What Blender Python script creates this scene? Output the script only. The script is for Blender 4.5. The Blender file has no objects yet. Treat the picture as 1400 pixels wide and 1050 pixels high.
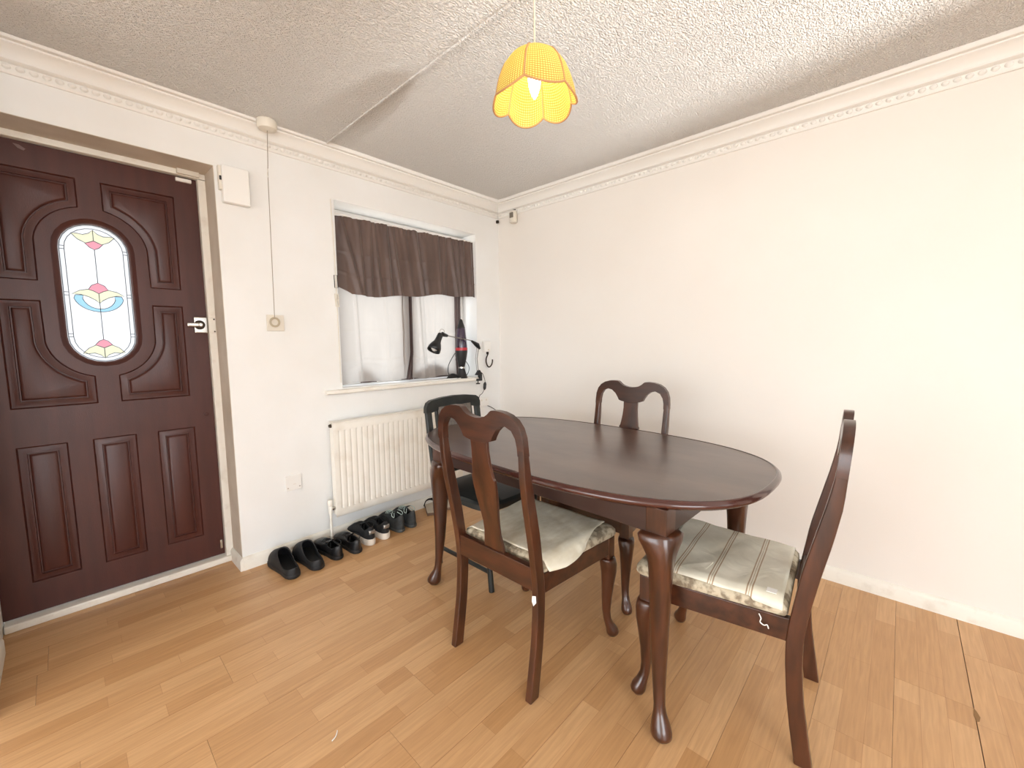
import bpy, bmesh, math, random
from mathutils import Vector, Matrix
from mathutils.geometry import tessellate_polygon
random.seed(7)
S = bpy.context.scene
C = S.collection
PI = math.pi

# ------------------------------------------------------------------ camera
cam_d = bpy.data.cameras.new('camera'); cam = bpy.data.objects.new('camera', cam_d); C.objects.link(cam)
cam_d.sensor_width = 36.0; cam_d.lens = 14.7235; cam_d.clip_start = 0.02; cam_d.clip_end = 200
_rt = Vector((0.6801738, -0.73300647, -0.00806951)); _up = Vector((0.07767056, 0.06111745, 0.99510399)); _f = Vector((0.72892447, 0.67747043, -0.09850351))
m3 = Matrix((_rt, _up, -_f)).transposed().to_4x4(); m3.translation = (-2.5942, -2.5530, 1.22)
cam.matrix_world = m3
S.camera = cam

# ------------------------------------------------------------------ world, lights, exposure
SKY = 5.0
w = bpy.data.worlds.new('daylight'); S.world = w; w.use_nodes = True
bg = w.node_tree.nodes['Background']; bg.inputs[1].default_value = SKY
_wt = w.node_tree; _g = _wt.nodes.new('ShaderNodeTexCoord'); _sx = _wt.nodes.new('ShaderNodeSeparateXYZ'); _mr = _wt.nodes.new('ShaderNodeMapRange'); _mx = _wt.nodes.new('ShaderNodeMix'); _mx.data_type = 'RGBA'
_mr.inputs[1].default_value = -.06; _mr.inputs[2].default_value = .06       # ground below the horizon, even bright overcast sky above
_mx.inputs[6].default_value = (.50, .48, .45, 1); _mx.inputs[7].default_value = (.84, .92, 1.0, 1)
_wt.links.new(_g.outputs['Generated'], _sx.inputs[0]); _wt.links.new(_sx.outputs['Z'], _mr.inputs[0]); _wt.links.new(_mr.outputs[0], _mx.inputs[0]); _wt.links.new(_mx.outputs[2], bg.inputs[0])
S.view_settings.view_transform = 'Standard'; S.view_settings.look = 'None'; S.view_settings.gamma = 1.0
S.view_settings.use_curve_mapping = False; S.view_settings.exposure = 0.0

def area(name, loc, target, sx, sy, power=0, color=(1, 1, 1), portal=False):
    d = bpy.data.lights.new(name, 'AREA'); d.shape = 'RECTANGLE'; d.size = sx; d.size_y = sy
    d.energy = power; d.color = color
    if portal: d.cycles.is_portal = True
    o = bpy.data.objects.new(name, d); C.objects.link(o); o.location = loc
    o.rotation_euler = (Vector(target) - Vector(loc)).to_track_quat('-Z', 'Y').to_euler()
    return o
# daylight openings: added unseen window behind the camera, the curtained window, the door glass
area('unseen_window_portal', (-1.16, -5.33, 1.56), (-1.16, 0, 1.56), 0.68, 1.08, portal=True)
# added fill lamps at made-up windows, to brighten the right and front walls
area('side_fill_lamp', (-6.36, -1.95, 1.2), (0, -1.95, 1.2), 2.7, 2.2, power=80, color=(.95, .98, 1.0))
area('back_fill_lamp', (-3.9, -5.36, 1.25), (-3.2, 0, 1.25), 2.6, 1.8, power=94, color=(.97, .98, 1.0))
area('front_window_portal', (-0.83, 0.27, 1.51), (-0.83, -5, 1.51), 1.15, 1.14, portal=True)
area('door_glass_portal', (-2.448, 0.27, 1.46), (-2.448, -5, 1.46), 0.24, 0.64, portal=True)
# unseen added lamp outside the back window, for ground bounce on the ceiling
area('ground_bounce_lamp', (-1.29, -8.0, 0.25), (-1.1, -2.6, 2.0), 0.25, 0.3, power=700, color=(1.0, 1.0, 0.99))

# ------------------------------------------------------------------ helpers
def srgb(r, g, b):
    def f(c):
        c /= 255.0
        return c / 12.92 if c <= 0.04045 else ((c + 0.055) / 1.055) ** 2.4
    return (f(r), f(g), f(b), 1.0)

def nn(nt, typ, **kw):
    n = nt.nodes.new(typ)
    for k, v in kw.items(): setattr(n, k, v)
    return n

def mat(name, col, rough=0.5, metal=0.0, col2=None, nscale=6.0, nstretch=(1, 1, 1), ndetail=4, fac=(0.35, 0.65),
        bump=0.0, bscale=80.0, bstretch=(1, 1, 1), spec=0.5, coat=0.0, coat_rough=0.1, sheen=0.0, trans=None, tfac=0.0):
    m = bpy.data.materials.new(name); m.use_nodes = True; nt = m.node_tree
    p = nt.nodes['Principled BSDF']; L = nt.links.new
    p.inputs['Base Color'].default_value = col; p.inputs['Roughness'].default_value = rough
    p.inputs['Metallic'].default_value = metal; p.inputs['Specular IOR Level'].default_value = spec
    p.inputs['Coat Weight'].default_value = coat; p.inputs['Coat Roughness'].default_value = coat_rough
    p.inputs['Sheen Weight'].default_value = sheen
    tc = nn(nt, 'ShaderNodeTexCoord')
    if col2 is not None:
        mp = nn(nt, 'ShaderNodeMapping'); mp.inputs['Scale'].default_value = nstretch
        nz = nn(nt, 'ShaderNodeTexNoise'); nz.inputs['Scale'].default_value = nscale; nz.inputs['Detail'].default_value = ndetail
        cr = nn(nt, 'ShaderNodeValToRGB'); cr.color_ramp.elements[0].position = fac[0]; cr.color_ramp.elements[1].position = fac[1]
        cr.color_ramp.elements[0].color = col; cr.color_ramp.elements[1].color = col2
        L(tc.outputs['Object'], mp.inputs[0]); L(mp.outputs[0], nz.inputs['Vector']); L(nz.outputs[0], cr.inputs[0]); L(cr.outputs[0], p.inputs['Base Color'])
    if bump > 0:
        mp = nn(nt, 'ShaderNodeMapping'); mp.inputs['Scale'].default_value = bstretch
        nz = nn(nt, 'ShaderNodeTexNoise'); nz.inputs['Scale'].default_value = bscale; nz.inputs['Detail'].default_value = 3
        b = nn(nt, 'ShaderNodeBump'); b.inputs['Strength'].default_value = 1.0; b.inputs['Distance'].default_value = bump
        L(tc.outputs['Object'], mp.inputs[0]); L(mp.outputs[0], nz.inputs['Vector']); L(nz.outputs[0], b.inputs['Height']); L(b.outputs[0], p.inputs['Normal'])
    if trans is not None:
        t = nn(nt, 'ShaderNodeBsdfTranslucent'); t.inputs[0].default_value = trans
        mx = nn(nt, 'ShaderNodeMixShader'); mx.inputs[0].default_value = tfac
        out = nt.nodes['Material Output']
        L(p.outputs[0], mx.inputs[1]); L(t.outputs[0], mx.inputs[2]); L(mx.outputs[0], out.inputs[0])
    return m

class MB:
    def __init__(s): s.v = []; s.f = []
    def add(s, vs, fs):
        o = len(s.v); s.v += [tuple(x) for x in vs]; s.f += [tuple(i + o for i in f) for f in fs]; return s
    def box(s, x0, x1, y0, y1, z0, z1):
        return s.add([(x0, y0, z0), (x1, y0, z0), (x1, y1, z0), (x0, y1, z0), (x0, y0, z1), (x1, y0, z1), (x1, y1, z1), (x0, y1, z1)],
                     [(0, 3, 2, 1), (4, 5, 6, 7), (0, 1, 5, 4), (1, 2, 6, 5), (2, 3, 7, 6), (3, 0, 4, 7)])
    def loft(s, rings, cap=True, closed=True):
        n = len(rings[0]); vs = [p for r in rings for p in r]; fs = []
        for i in range(len(rings) - 1):
            for j in range(n if closed else n - 1):
                k = (j + 1) % n
                fs.append((i * n + j, i * n + k, (i + 1) * n + k, (i + 1) * n + j))
        if cap:
            fs.append(tuple(range(n))[::-1]); fs.append(tuple((len(rings) - 1) * n + j for j in range(n)))
        return s.add(vs, fs)
    def tube(s, pts, r, n=8, cap=True):
        pts = [Vector(p) for p in pts]; rings = []
        t0 = (pts[1] - pts[0]).normalized()
        ref = Vector((0, 0, 1)) if abs(t0.z) < 0.9 else Vector((1, 0, 0))
        u = t0.cross(ref).normalized()
        for i, p in enumerate(pts):
            a = pts[max(i - 1, 0)]; b = pts[min(i + 1, len(pts) - 1)]
            t = (b - a).normalized(); u = (u - t * u.dot(t)).normalized(); v = t.cross(u)
            rr = r[i] if isinstance(r, (list, tuple)) else r
            rings.append([p + (u * math.cos(2 * PI * k / n) + v * math.sin(2 * PI * k / n)) * rr for k in range(n)])
        return s.loft(rings, cap)
    def loop_tube(s, pts, r, n=6):
        pts = [Vector(p) for p in pts]; N = len(pts); rings = []
        cen = sum(pts, Vector()) / N
        for i, p in enumerate(pts):
            t = (pts[(i + 1) % N] - pts[i - 1]).normalized(); u = (p - cen); u = (u - t * u.dot(t)).normalized(); v = t.cross(u)
            rings.append([p + (u * math.cos(2 * PI * k / n) + v * math.sin(2 * PI * k / n)) * r for k in range(n)])
        rings.append(rings[0])
        return s.loft(rings, False)
    def lathe(s, prof, cx=0, cy=0, n=24, cap=True):
        return s.loft([[(cx + r * math.cos(2 * PI * k / n), cy + r * math.sin(2 * PI * k / n), z) for k in range(n)] for r, z in prof], cap)
    def plate(s, outer, holes, a, b, axis='y'):
        """polygon with holes given in (u, w), extruded between a and b along axis y (u=x, w=z) or z (u=x, w=y) or x (u=y, w=z)"""
        def P(u, w_, d):
            return (u, d, w_) if axis == 'y' else ((u, w_, d) if axis == 'z' else (d, u, w_))
        loops = [outer] + list(holes)
        tri = tessellate_polygon([[Vector((p[0], p[1], 0)) for p in l] for l in loops])
        flat = [p for l in loops for p in l]; n = len(flat)
        vs = [P(p[0], p[1], a) for p in flat] + [P(p[0], p[1], b) for p in flat]
        fs = [tuple(t) for t in tri] + [tuple(i + n for i in t)[::-1] for t in tri]
        o = 0
        for l in loops:
            k = len(l)
            for i in range(k):
                j = (i + 1) % k; fs.append((o + i, o + j, n + o + j, n + o + i))
            o += k
        return s.add(vs, fs)
    def build(s, name, m, parent=None, smooth=False, bevel=0, seg=2, solid=0, sub=0, merge=0):
        me = bpy.data.meshes.new(name); me.from_pydata(s.v, [], s.f); me.update()
        bm = bmesh.new(); bm.from_mesh(me)
        if merge: bmesh.ops.remove_doubles(bm, verts=bm.verts, dist=merge)
        bmesh.ops.recalc_face_normals(bm, faces=bm.faces)
        bm.to_mesh(me); bm.free()
        return link(name, me, m, parent, smooth, bevel, seg, solid, sub)

def link(name, me, m, parent=None, smooth=False, bevel=0, seg=2, solid=0, sub=0):
    if m is not None and not me.materials: me.materials.append(m)
    o = bpy.data.objects.new(name, me); C.objects.link(o)
    if parent is not None: o.parent = parent
    if solid:
        md = o.modifiers.new('solid', 'SOLIDIFY'); md.thickness = solid; md.offset = 0
    if sub:
        md = o.modifiers.new('sub', 'SUBSURF'); md.levels = sub; md.render_levels = sub
    if bevel:
        md = o.modifiers.new('bevel', 'BEVEL'); md.width = bevel; md.segments = seg; md.limit_method = 'ANGLE'; md.angle_limit = math.radians(35)
    if smooth or bevel:
        for p in me.polygons: p.use_smooth = True
        if bevel:
            o.modifiers.new('wn', 'WEIGHTED_NORMAL').keep_sharp = False
        elif smooth != 'full':
            try: me.set_sharp_from_angle(angle=math.radians(40))
            except Exception: pass
    return o

def empty(name, loc=(0, 0, 0), rz=0):
    o = bpy.data.objects.new(name, None); C.objects.link(o); o.location = loc; o.rotation_euler = (0, 0, rz); o.empty_display_size = 0.1
    return o
def tag(o, label, cat, group=None):
    o['label'] = label; o['category'] = cat
    if group: o['group'] = group
    return o
def struct(o): o['kind'] = 'structure'; return o
def copy_tree(o, parent=None):
    c = o.copy(); C.objects.link(c); c.parent = parent
    for ch in list(o.children): copy_tree(ch, c)
    return c
def lerp_table(tab, z):
    for (z0, *a), (z1, *b) in zip(tab, tab[1:]):
        if z <= z1:
            t = max(0, (z - z0) / (z1 - z0)); return [x + (y - x) * t for x, y in zip(a, b)]
    return list(tab[-1][1:])
def smooth_pts(pts, n=6):
    """Catmull-Rom through the points"""
    P = [Vector(p) for p in pts]; out = []
    for i in range(len(P) - 1):
        p0 = P[max(i - 1, 0)]; p1 = P[i]; p2 = P[i + 1]; p3 = P[min(i + 2, len(P) - 1)]
        for k in range(n):
            t = k / n
            out.append(0.5 * ((2 * p1) + (p2 - p0) * t + (2 * p0 - 5 * p1 + 4 * p2 - p3) * t * t + (3 * p1 - p0 - 3 * p2 + p3) * t ** 3))
    out.append(P[-1]); return out
def sring(cx, cy, z, a, b, rot=0, n=20, p=2.0):
    out = []
    for k in range(n):
        t = 2 * PI * k / n; c, s_ = math.cos(t), math.sin(t)
        x = a * math.copysign(abs(c) ** (2 / p), c); y = b * math.copysign(abs(s_) ** (2 / p), s_)
        out.append((cx + x * math.cos(rot) - y * math.sin(rot), cy + x * math.sin(rot) + y * math.cos(rot), z))
    return out

# ------------------------------------------------------------------ materials
M = {}
M['wall'] = mat('white_wall_paint', srgb(237, 237, 235), 0.75, col2=srgb(232, 231, 227), nscale=2.2, bump=0.0012, bscale=22)
M['wall_r'] = mat('cream_wall_paint', srgb(234, 229, 222), 0.7, col2=srgb(231, 225, 217), nscale=1.2, bump=0.001, bscale=14)
M['white_gloss'] = mat('white_gloss_paint', srgb(240, 236, 226), 0.35, col2=srgb(226, 218, 204), nscale=9, fac=(.5, .8))
M['worn_white'] = mat('worn_white_paint', srgb(233, 228, 217), 0.5, col2=srgb(214, 205, 190), nscale=16, fac=(.56, .85), bump=.001, bscale=60)
M['reveal'] = mat('shaded_reveal_paint', srgb(214, 202, 186), 0.7, col2=srgb(200, 186, 168), nscale=5)  # the recess shade is put into this greyer colour
M['cornice'] = mat('cornice_plaster', srgb(234, 231, 225), 0.6)
M['plastic'] = mat('white_plastic', srgb(238, 236, 231), 0.35)
M['plastic_y'] = mat('aged_white_plastic', srgb(224, 217, 203), 0.4)
M['black'] = mat('black_plastic', srgb(22, 22, 24), 0.4)
M['chrome'] = mat('chrome', srgb(205, 200, 192), 0.22, metal=1.0)
M['brass_dark'] = mat('dark_metal', srgb(70, 62, 55), 0.4, metal=1.0)
M['door'] = mat('dark_red_door_paint', srgb(76, 36, 28), 0.42, col2=srgb(67, 30, 23), nscale=3, nstretch=(8, 8, 1), bump=.0004, bscale=60, bstretch=(6, 1, 1))
M['wood'] = mat('dark_mahogany', srgb(78, 42, 24), 0.28, col2=srgb(50, 26, 15), nscale=5, nstretch=(6, 6, 1), coat=0.35, coat_rough=0.15, bump=.0003, bscale=40)
M['wood_h'] = mat('dark_mahogany_rail', srgb(74, 40, 24), 0.3, col2=srgb(48, 25, 15), nscale=5, nstretch=(1, 6, 6), coat=0.3, coat_rough=0.15)
M['apron'] = mat('shaded_mahogany_apron', srgb(50, 27, 20), 0.4, col2=srgb(40, 20, 15), nscale=5, nstretch=(1, 1, 6), coat=.2)  # mahogany with the apron's shade put into the colour
M['tabletop'] = mat('worn_dark_top_with_reflections', srgb(66, 46, 39), 0.30, col2=srgb(98, 76, 66), nscale=3.4, nstretch=(2.2, .8, 1), ndetail=6, fac=(.35, .7), coat=0.5, coat_rough=0.28, bump=.0005, bscale=12)  # paler mottling is worn haze plus wall reflections put into the colour
M['tableedge'] = mat('table_edge', srgb(66, 32, 26), 0.25, coat=0.5, coat_rough=.1)
M['blackframe'] = mat('black_painted_frame', srgb(24, 27, 26), 0.38, col2=srgb(34, 38, 36), nscale=12)
M['greyfab'] = mat('grey_fabric', srgb(120, 112, 104), 0.9, col2=srgb(96, 90, 84), nscale=60, bump=.001, bscale=250)
M['rubber'] = mat('black_rubber', srgb(26, 26, 27), 0.6)
M['leather'] = mat('black_leather', srgb(20, 19, 20), 0.38, bump=.0006, bscale=140)
M['dark_in'] = mat('dark_lining', srgb(14, 13, 13), 0.9)
M['mesh_fab'] = mat('black_mesh_fabric', srgb(20, 20, 22), 0.8, bump=.001, bscale=200)
M['grey_suede'] = mat('charcoal_suede', srgb(58, 60, 60), 0.85, col2=srgb(44, 46, 46), nscale=30, bump=.001, bscale=180)
M['sole_w'] = mat('white_rubber_sole', srgb(222, 212, 198), 0.55)
M['silver'] = mat('silver_heel_patch', srgb(176, 174, 170), 0.3, metal=.8)
M['lace_b'] = mat('pale_blue_lace', srgb(178, 196, 190), 0.8)
M['lace_k'] = mat('black_lace', srgb(20, 20, 20), 0.8)
M['brown_insole'] = mat('brown_insole', srgb(120, 95, 78), 0.7)

def floor_material():
    m = bpy.data.materials.new('oak_strip_laminate'); m.use_nodes = True; nt = m.node_tree; L = nt.links.new
    p = nt.nodes['Principled BSDF']; tc = nn(nt, 'ShaderNodeTexCoord'); oi = nn(nt, 'ShaderNodeObjectInfo')
    off = nn(nt, 'ShaderNodeVectorMath', operation='SCALE'); cmb = nn(nt, 'ShaderNodeCombineXYZ'); mul = nn(nt, 'ShaderNodeMath', operation='MULTIPLY')
    mul.inputs[1].default_value = 37.0; L(oi.outputs['Random'], mul.inputs[0]); L(mul.outputs[0], cmb.inputs[0])
    add = nn(nt, 'ShaderNodeVectorMath', operation='ADD'); L(tc.outputs['Object'], add.inputs[0]); L(cmb.outputs[0], add.inputs[1])
    br = nn(nt, 'ShaderNodeTexBrick'); br.offset = 0.37; br.squash = 1.0; br.inputs['Scale'].default_value = 1.0
    br.inputs['Brick Width'].default_value = 0.56; br.inputs['Row Height'].default_value = 0.065; br.inputs['Mortar Size'].default_value = 0.0006; br.inputs['Mortar Smooth'].default_value = 0.3
    br.inputs['Color1'].default_value = srgb(211, 169, 123); br.inputs['Color2'].default_value = srgb(193, 148, 101); br.inputs['Mortar'].default_value = srgb(178, 132, 88)
    L(add.outputs[0], br.inputs['Vector'])
    # grain
    mp = nn(nt, 'ShaderNodeMapping'); mp.inputs['Scale'].default_value = (2.2, 34, 1); L(add.outputs[0], mp.inputs[0])
    nz = nn(nt, 'ShaderNodeTexNoise'); nz.inputs['Scale'].default_value = 3.0; nz.inputs['Detail'].default_value = 6; nz.inputs['Distortion'].default_value = 0.6; L(mp.outputs[0], nz.inputs['Vector'])
    cr = nn(nt, 'ShaderNodeValToRGB'); cr.color_ramp.elements[0].position = .3; cr.color_ramp.elements[1].position = .72
    cr.color_ramp.elements[0].color = (.86, .83, .80, 1); cr.color_ramp.elements[1].color = (1.04, 1.03, 1.02, 1); L(nz.outputs[0], cr.inputs[0])
    mx = nn(nt, 'ShaderNodeMix', data_type='RGBA', blend_type='MULTIPLY'); mx.inputs[0].default_value = 1.0
    L(br.outputs['Color'], mx.inputs[6]); L(cr.outputs[0], mx.inputs[7])
    # big soft variation
    n2 = nn(nt, 'ShaderNodeTexNoise'); n2.inputs['Scale'].default_value = 1.4; L(add.outputs[0], n2.inputs['Vector'])
    hs = nn(nt, 'ShaderNodeHueSaturation'); mr = nn(nt, 'ShaderNodeMapRange'); mr.inputs[3].default_value = .93; mr.inputs[4].default_value = 1.07
    L(n2.outputs[0], mr.inputs[0]); L(mr.outputs[0], hs.inputs['Value']); L(mx.outputs[2], hs.inputs['Color']); L(hs.outputs[0], p.inputs['Base Color'])
    p.inputs['Roughness'].default_value = 0.36; p.inputs['Specular IOR Level'].default_value = 0.45
    return m
M['plank'] = floor_material()
M['subfloor'] = mat('dark_subfloor', srgb(70, 48, 32), 0.9)

def ceiling_material():
    m = bpy.data.materials.new('textured_ceiling_paint'); m.use_nodes = True; nt = m.node_tree; L = nt.links.new
    p = nt.nodes['Principled BSDF']; p.inputs['Base Color'].default_value = srgb(237, 234, 229); p.inputs['Roughness'].default_value = .7
    tc = nn(nt, 'ShaderNodeTexCoord'); mp = nn(nt, 'ShaderNodeMapping'); mp.inputs['Rotation'].default_value = (0, 0, .5); mp.inputs['Scale'].default_value = (1, 1.7, 1)
    nz = nn(nt, 'ShaderNodeTexNoise'); nz.inputs['Scale'].default_value = 92; nz.inputs['Detail'].default_value = 2; nz.inputs['Distortion'].default_value = .5
    cr = nn(nt, 'ShaderNodeValToRGB'); cr.color_ramp.elements[0].position = .38; cr.color_ramp.elements[1].position = .62
    b = nn(nt, 'ShaderNodeBump'); b.inputs['Distance'].default_value = .009; b.inputs['Strength'].default_value = .9
    L(tc.outputs['Object'], mp.inputs[0]); L(mp.outputs[0], nz.inputs['Vector']); L(nz.outputs[0], cr.inputs[0]); L(cr.outputs[0], b.inputs['Height']); L(b.outputs[0], p.inputs['Normal'])
    return m
M['ceiling'] = ceiling_material()

# ------------------------------------------------------------------ room shell
XL, XLL, YB, CEIL = -2.85, -6.2, -5.2, 2.372
fl = struct(MB().box(XLL, 0.1, YB - .1, 0.3, -0.06, -0.009).build('floor', M['subfloor']))
# planks: 195 mm rows running along the window wall
pm = MB().box(0.0004, 1.1996, 0.0004, 0.1946, -0.009, 0.0); pme = pm.build('plank', M['plank'], fl)
plank_mesh = pme.data; bpy.data.objects.remove(pme)
row = 0; y = -2.80 + .195 * 14
rows = []
yy = -2.80 - .195 * 12
while yy < 0.19:
    rows.append(yy); yy += .195
for ri, y0 in enumerate(rows):
    x = XLL - random.random() * 1.0
    while x < 0.0:
        x0 = max(x, XLL); x1 = min(x + 1.2, 0.0); y1 = min(y0 + .195, .2)
        if x1 - x0 > .02 and y0 > YB - .2:
            if y0 + .1 > 0 and x1 < XL - .05: x += 1.2; continue
            full = (x0 == x and x1 == x + 1.2 and y1 == y0 + .195)
            if full: me = plank_mesh
            else:
                me = MB().box(x0 - x + .0004, x1 - x - .0004, .0004, y1 - y0 - .0004, -.009, 0)
                me2 = bpy.data.meshes.new('plank'); me2.from_pydata(me.v, [], me.f); me2.materials.append(M['plank']); me = me2
            o = bpy.data.objects.new('plank', me); C.objects.link(o); o.parent = fl; o.location = (x, y0, 0)
            if abs(y0 + 2.995) < .01 and x1 > -1.0: o.location.y -= .0014   # opened joint on the right
        x += 1.2
ch = MB().plate([(-.62, -2.800), (-.66, -2.797), (-.69, -2.800), (-.683, -2.808), (-.660, -2.812), (-.635, -2.806)], [], 0.0, 0.0006, 'z').build('chipped_edge', mat('chip_dark', srgb(140, 106, 68), .9), fl)

# window wall with the door recess and the window opening
DX0, DX1, DZ = -2.85, -2.005, 2.105
WX0, WX1, WZ0, WZ1 = -1.405, -0.262, 0.945, 2.082
wf = MB().plate([(DX1, 0), (0.12, 0), (0.12, 2.42), (-2.95, 2.42), (-2.95, 0), (DX0, 0), (DX0, DZ), (DX1, DZ)],
                [[(WX0, WZ0), (WX1, WZ0), (WX1, WZ1), (WX0, WZ1)]], 0.0, 0.26).build('wall_front', M['wall'])
struct(wf)
struct(MB().box(0.0, 0.12, YB - .1, 0.0, 0, 2.42).build('wall_right', M['wall_r']))
struct(MB().box(XL - .1, XL, -.45, 0.0, 0, 2.42).build('wall_left', M['wall']))
struct(MB().box(XLL, XL - .1, -.45, -.35, 0, 2.42).build('wall_left_return', M['wall']))
struct(MB().plate([(YB - .1, 0), (-.35, 0), (-.35, 2.42), (YB - .1, 2.42)], [[(-3.3, .1), (-.6, .1), (-.6, 2.3), (-3.3, 2.3)]], XLL - .1, XLL, 'x').build('wall_left_far', M['wall']))
BX0, BX1, BZ0, BZ1 = -1.5, -0.82, 1.02, 2.1
struct(MB().plate([(XLL - .1, 0), (0.12, 0), (0.12, 2.42), (XLL - .1, 2.42)], [[(BX0, BZ0), (BX1, BZ0), (BX1, BZ1), (BX0, BZ1)], [(-5.2, .35), (-2.6, .35), (-2.6, 2.15), (-5.2, 2.15)]], YB - .12, YB).build('wall_back', M['wall']))
gw = empty('added_window_2', (BX0, YB - .06, BZ0)); struct(gw)  # unseen window, its opening shaped to bound the light on the ceiling
for a, b in ((0, .03), (.65, .68)): MB().box(a, b, -.03, .03, 0, 1.08).build('mullion', M['plastic'], gw, bevel=.004)
for a, b in ((0, .03), (1.05, 1.08)): MB().box(.03, .65, -.028, .028, a, b).build('window_rail', M['plastic'], gw, bevel=.004)
bw = empty('added_window_4', (-5.2, YB - .06, .35)); struct(bw)  # unseen window added so fill light reaches the front wall
for a, b in ((0, .05), (1.28, 1.32), (2.55, 2.6)): MB().box(a, b, -.03, .03, 0, 1.8).build('mullion', M['plastic'], bw, bevel=.004)
for a, b in ((0, .05), (1.75, 1.8)): MB().box(.05, 2.55, -.028, .028, a, b).build('window_rail', M['plastic'], bw, bevel=.004)
sw = empty('added_window_3', (XLL - .05, -3.3, .1)); struct(sw)  # unseen window added to light the right wall evenly
for a, b in ((0, .05), (.89, .93), (1.77, 1.81), (2.65, 2.70)): MB().box(-.03, .03, a, b, 0, 2.2).build('mullion', M['plastic'], sw, bevel=.004)
for a, b in ((0, .05), (2.15, 2.2)): MB().box(-.028, .028, .05, 2.65, a, b).build('window_rail', M['plastic'], sw, bevel=.004)

# ceiling in two boards with a step and a cover strip along the joint
ce = struct(MB().box(-1.46, 0.12, YB - .1, .02, CEIL, 2.42).box(XLL, -1.46, YB - .1, .02, CEIL - .009, 2.42).build('ceiling', M['ceiling']))
struct(MB().box(-1.470, -1.458, YB, 0, CEIL - .015, CEIL - .002).build('trim_1', M['ceiling'], bevel=.003))

# cornice
def cornice(name, corners, M_, ends):
    prof = [(0, 2.250), (.008, 2.250), (.012, 2.256), (.012, 2.262), (.005, 2.264), (.006, 2.288), (.018, 2.290), (.025, 2.296), (.025, 2.303), (.018, 2.304), (.021, 2.313), (.030, 2.328), (.042, 2.339), (.054, 2.345), (.054, 2.352), (.072, 2.353), (.077, 2.359), (.077, 2.372), (0, 2.372)]
    return prof
CP = cornice('', 0, 0, 0)
mb = MB(); mb.loft([[(XL, -p, z) for p, z in CP], [(-p, -p, z) for p, z in CP]])
c1 = struct(mb.build('trim_2', M['cornice'], smooth=True))
mb = MB(); mb.loft([[(-p, -p, z) for p, z in CP], [(-p, YB, z) for p, z in CP]])
c2 = struct(mb.build('trim_3', M['cornice'], smooth=True))
mb = MB(); mb.loft([[(XL + p, -p, z) for p, z in CP], [(XL + p, -.45, z) for p, z in CP]])
c3 = struct(mb.build('trim_4', M['cornice'], smooth=True))
# egg-and-dart run: each bead is a small half egg
bb = MB(); rings = []
for k in range(6):
    t = k / 5; zz = -.0115 + .023 * t; r = math.sqrt(max(0.0, 1 - (2 * t - 1) ** 2)) * (1.0 if t > .35 else .85)
    rings.append([(.0130 * r * math.cos(a) if r else 0, -.0095 * r * math.sin(a), zz) for a in [PI * i / 6 for i in range(7)]])
bb.loft(rings, False, closed=False)
bo = bb.build('bead', M['cornice'], c1, smooth='full'); bme = bo.data; bpy.data.objects.remove(bo)
dd = MB().add([(-.004, 0, .010), (.004, 0, .010), (0, -.006, .008), (0, -.001, -.011)], [(0, 2, 1), (0, 3, 2), (1, 2, 3)])
n = 0; x = XL + .03
while x < -.02:
    o = bpy.data.objects.new('bead', bme); C.objects.link(o); o.parent = c1; o.location = (x, -.0052, 2.276); x += .0345
y = -.03
while y > -3.6:
    o = bpy.data.objects.new('bead', bme); C.objects.link(o); o.parent = c2; o.location = (-.0052, y, 2.276); o.rotation_euler = (0, 0, -PI / 2); y -= .0345

# skirting
def skirt(name, pts_a, pts_b, m=None):
    pf = [(0, 0), (.016, 0), (.016, .055), (.011, .066), (.004, .071), (0, .072)]
    return struct(MB().loft([pts_a(pf), pts_b(pf)]).build(name, m or M['worn_white'], smooth=True))
skirt('baseboard_front', lambda P: [(DX1 - .0, -p, z) for p, z in P], lambda P: [(-.0, -p, z) for p, z in P])
skirt('baseboard_right', lambda P: [(-p, -.016, z) for p, z in P], lambda P: [(-p, YB, z) for p, z in P])
skirt('baseboard_left', lambda P: [(XL + p, -.0, z) for p, z in P], lambda P: [(XL + p, -.45, z) for p, z in P])
skirt('baseboard_jamb', lambda P: [(DX1 - p, .175, z) for p, z in P], lambda P: [(DX1 - p, -.012, z) for p, z in P])

# ------------------------------------------------------------------ front door
door = struct(empty('door_1', (-2.4475, .205, 0)))     # local: x from door centre, y into the wall, z up
DC = -2.4475
# recess reveals: thin sheets coloured for their shade, with the frame behind them
fr = MB().box(-.4035 + .811, .4425, -.03, .05, 0, DZ - .03).build('door_frame', M['worn_white'], door, bevel=.004)
MB().box(-.43, -.4035, -.03, .05, 0, DZ - .03).build('door_frame', M['worn_white'], door, bevel=.004)
MB().box(-.43, .4425, -.03, .05, 2.077, DZ).build('door_frame', M['worn_white'], door, bevel=.004)
MB().box(-.40, .4425, -.045, .05, 0, .034).build('threshold', M['worn_white'], door, bevel=.006)
MB().box(.4425 - .002, .4425 - .0002, -.205 + .001, -.03, 0.0, DZ).build('shaded_reveal_sheet', M['reveal'], door)
MB().box(-.4, .4405, -.205 + .001, -.03, DZ - .002, DZ - .0002).build('shaded_reveal_sheet', M['reveal'], door)

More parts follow.
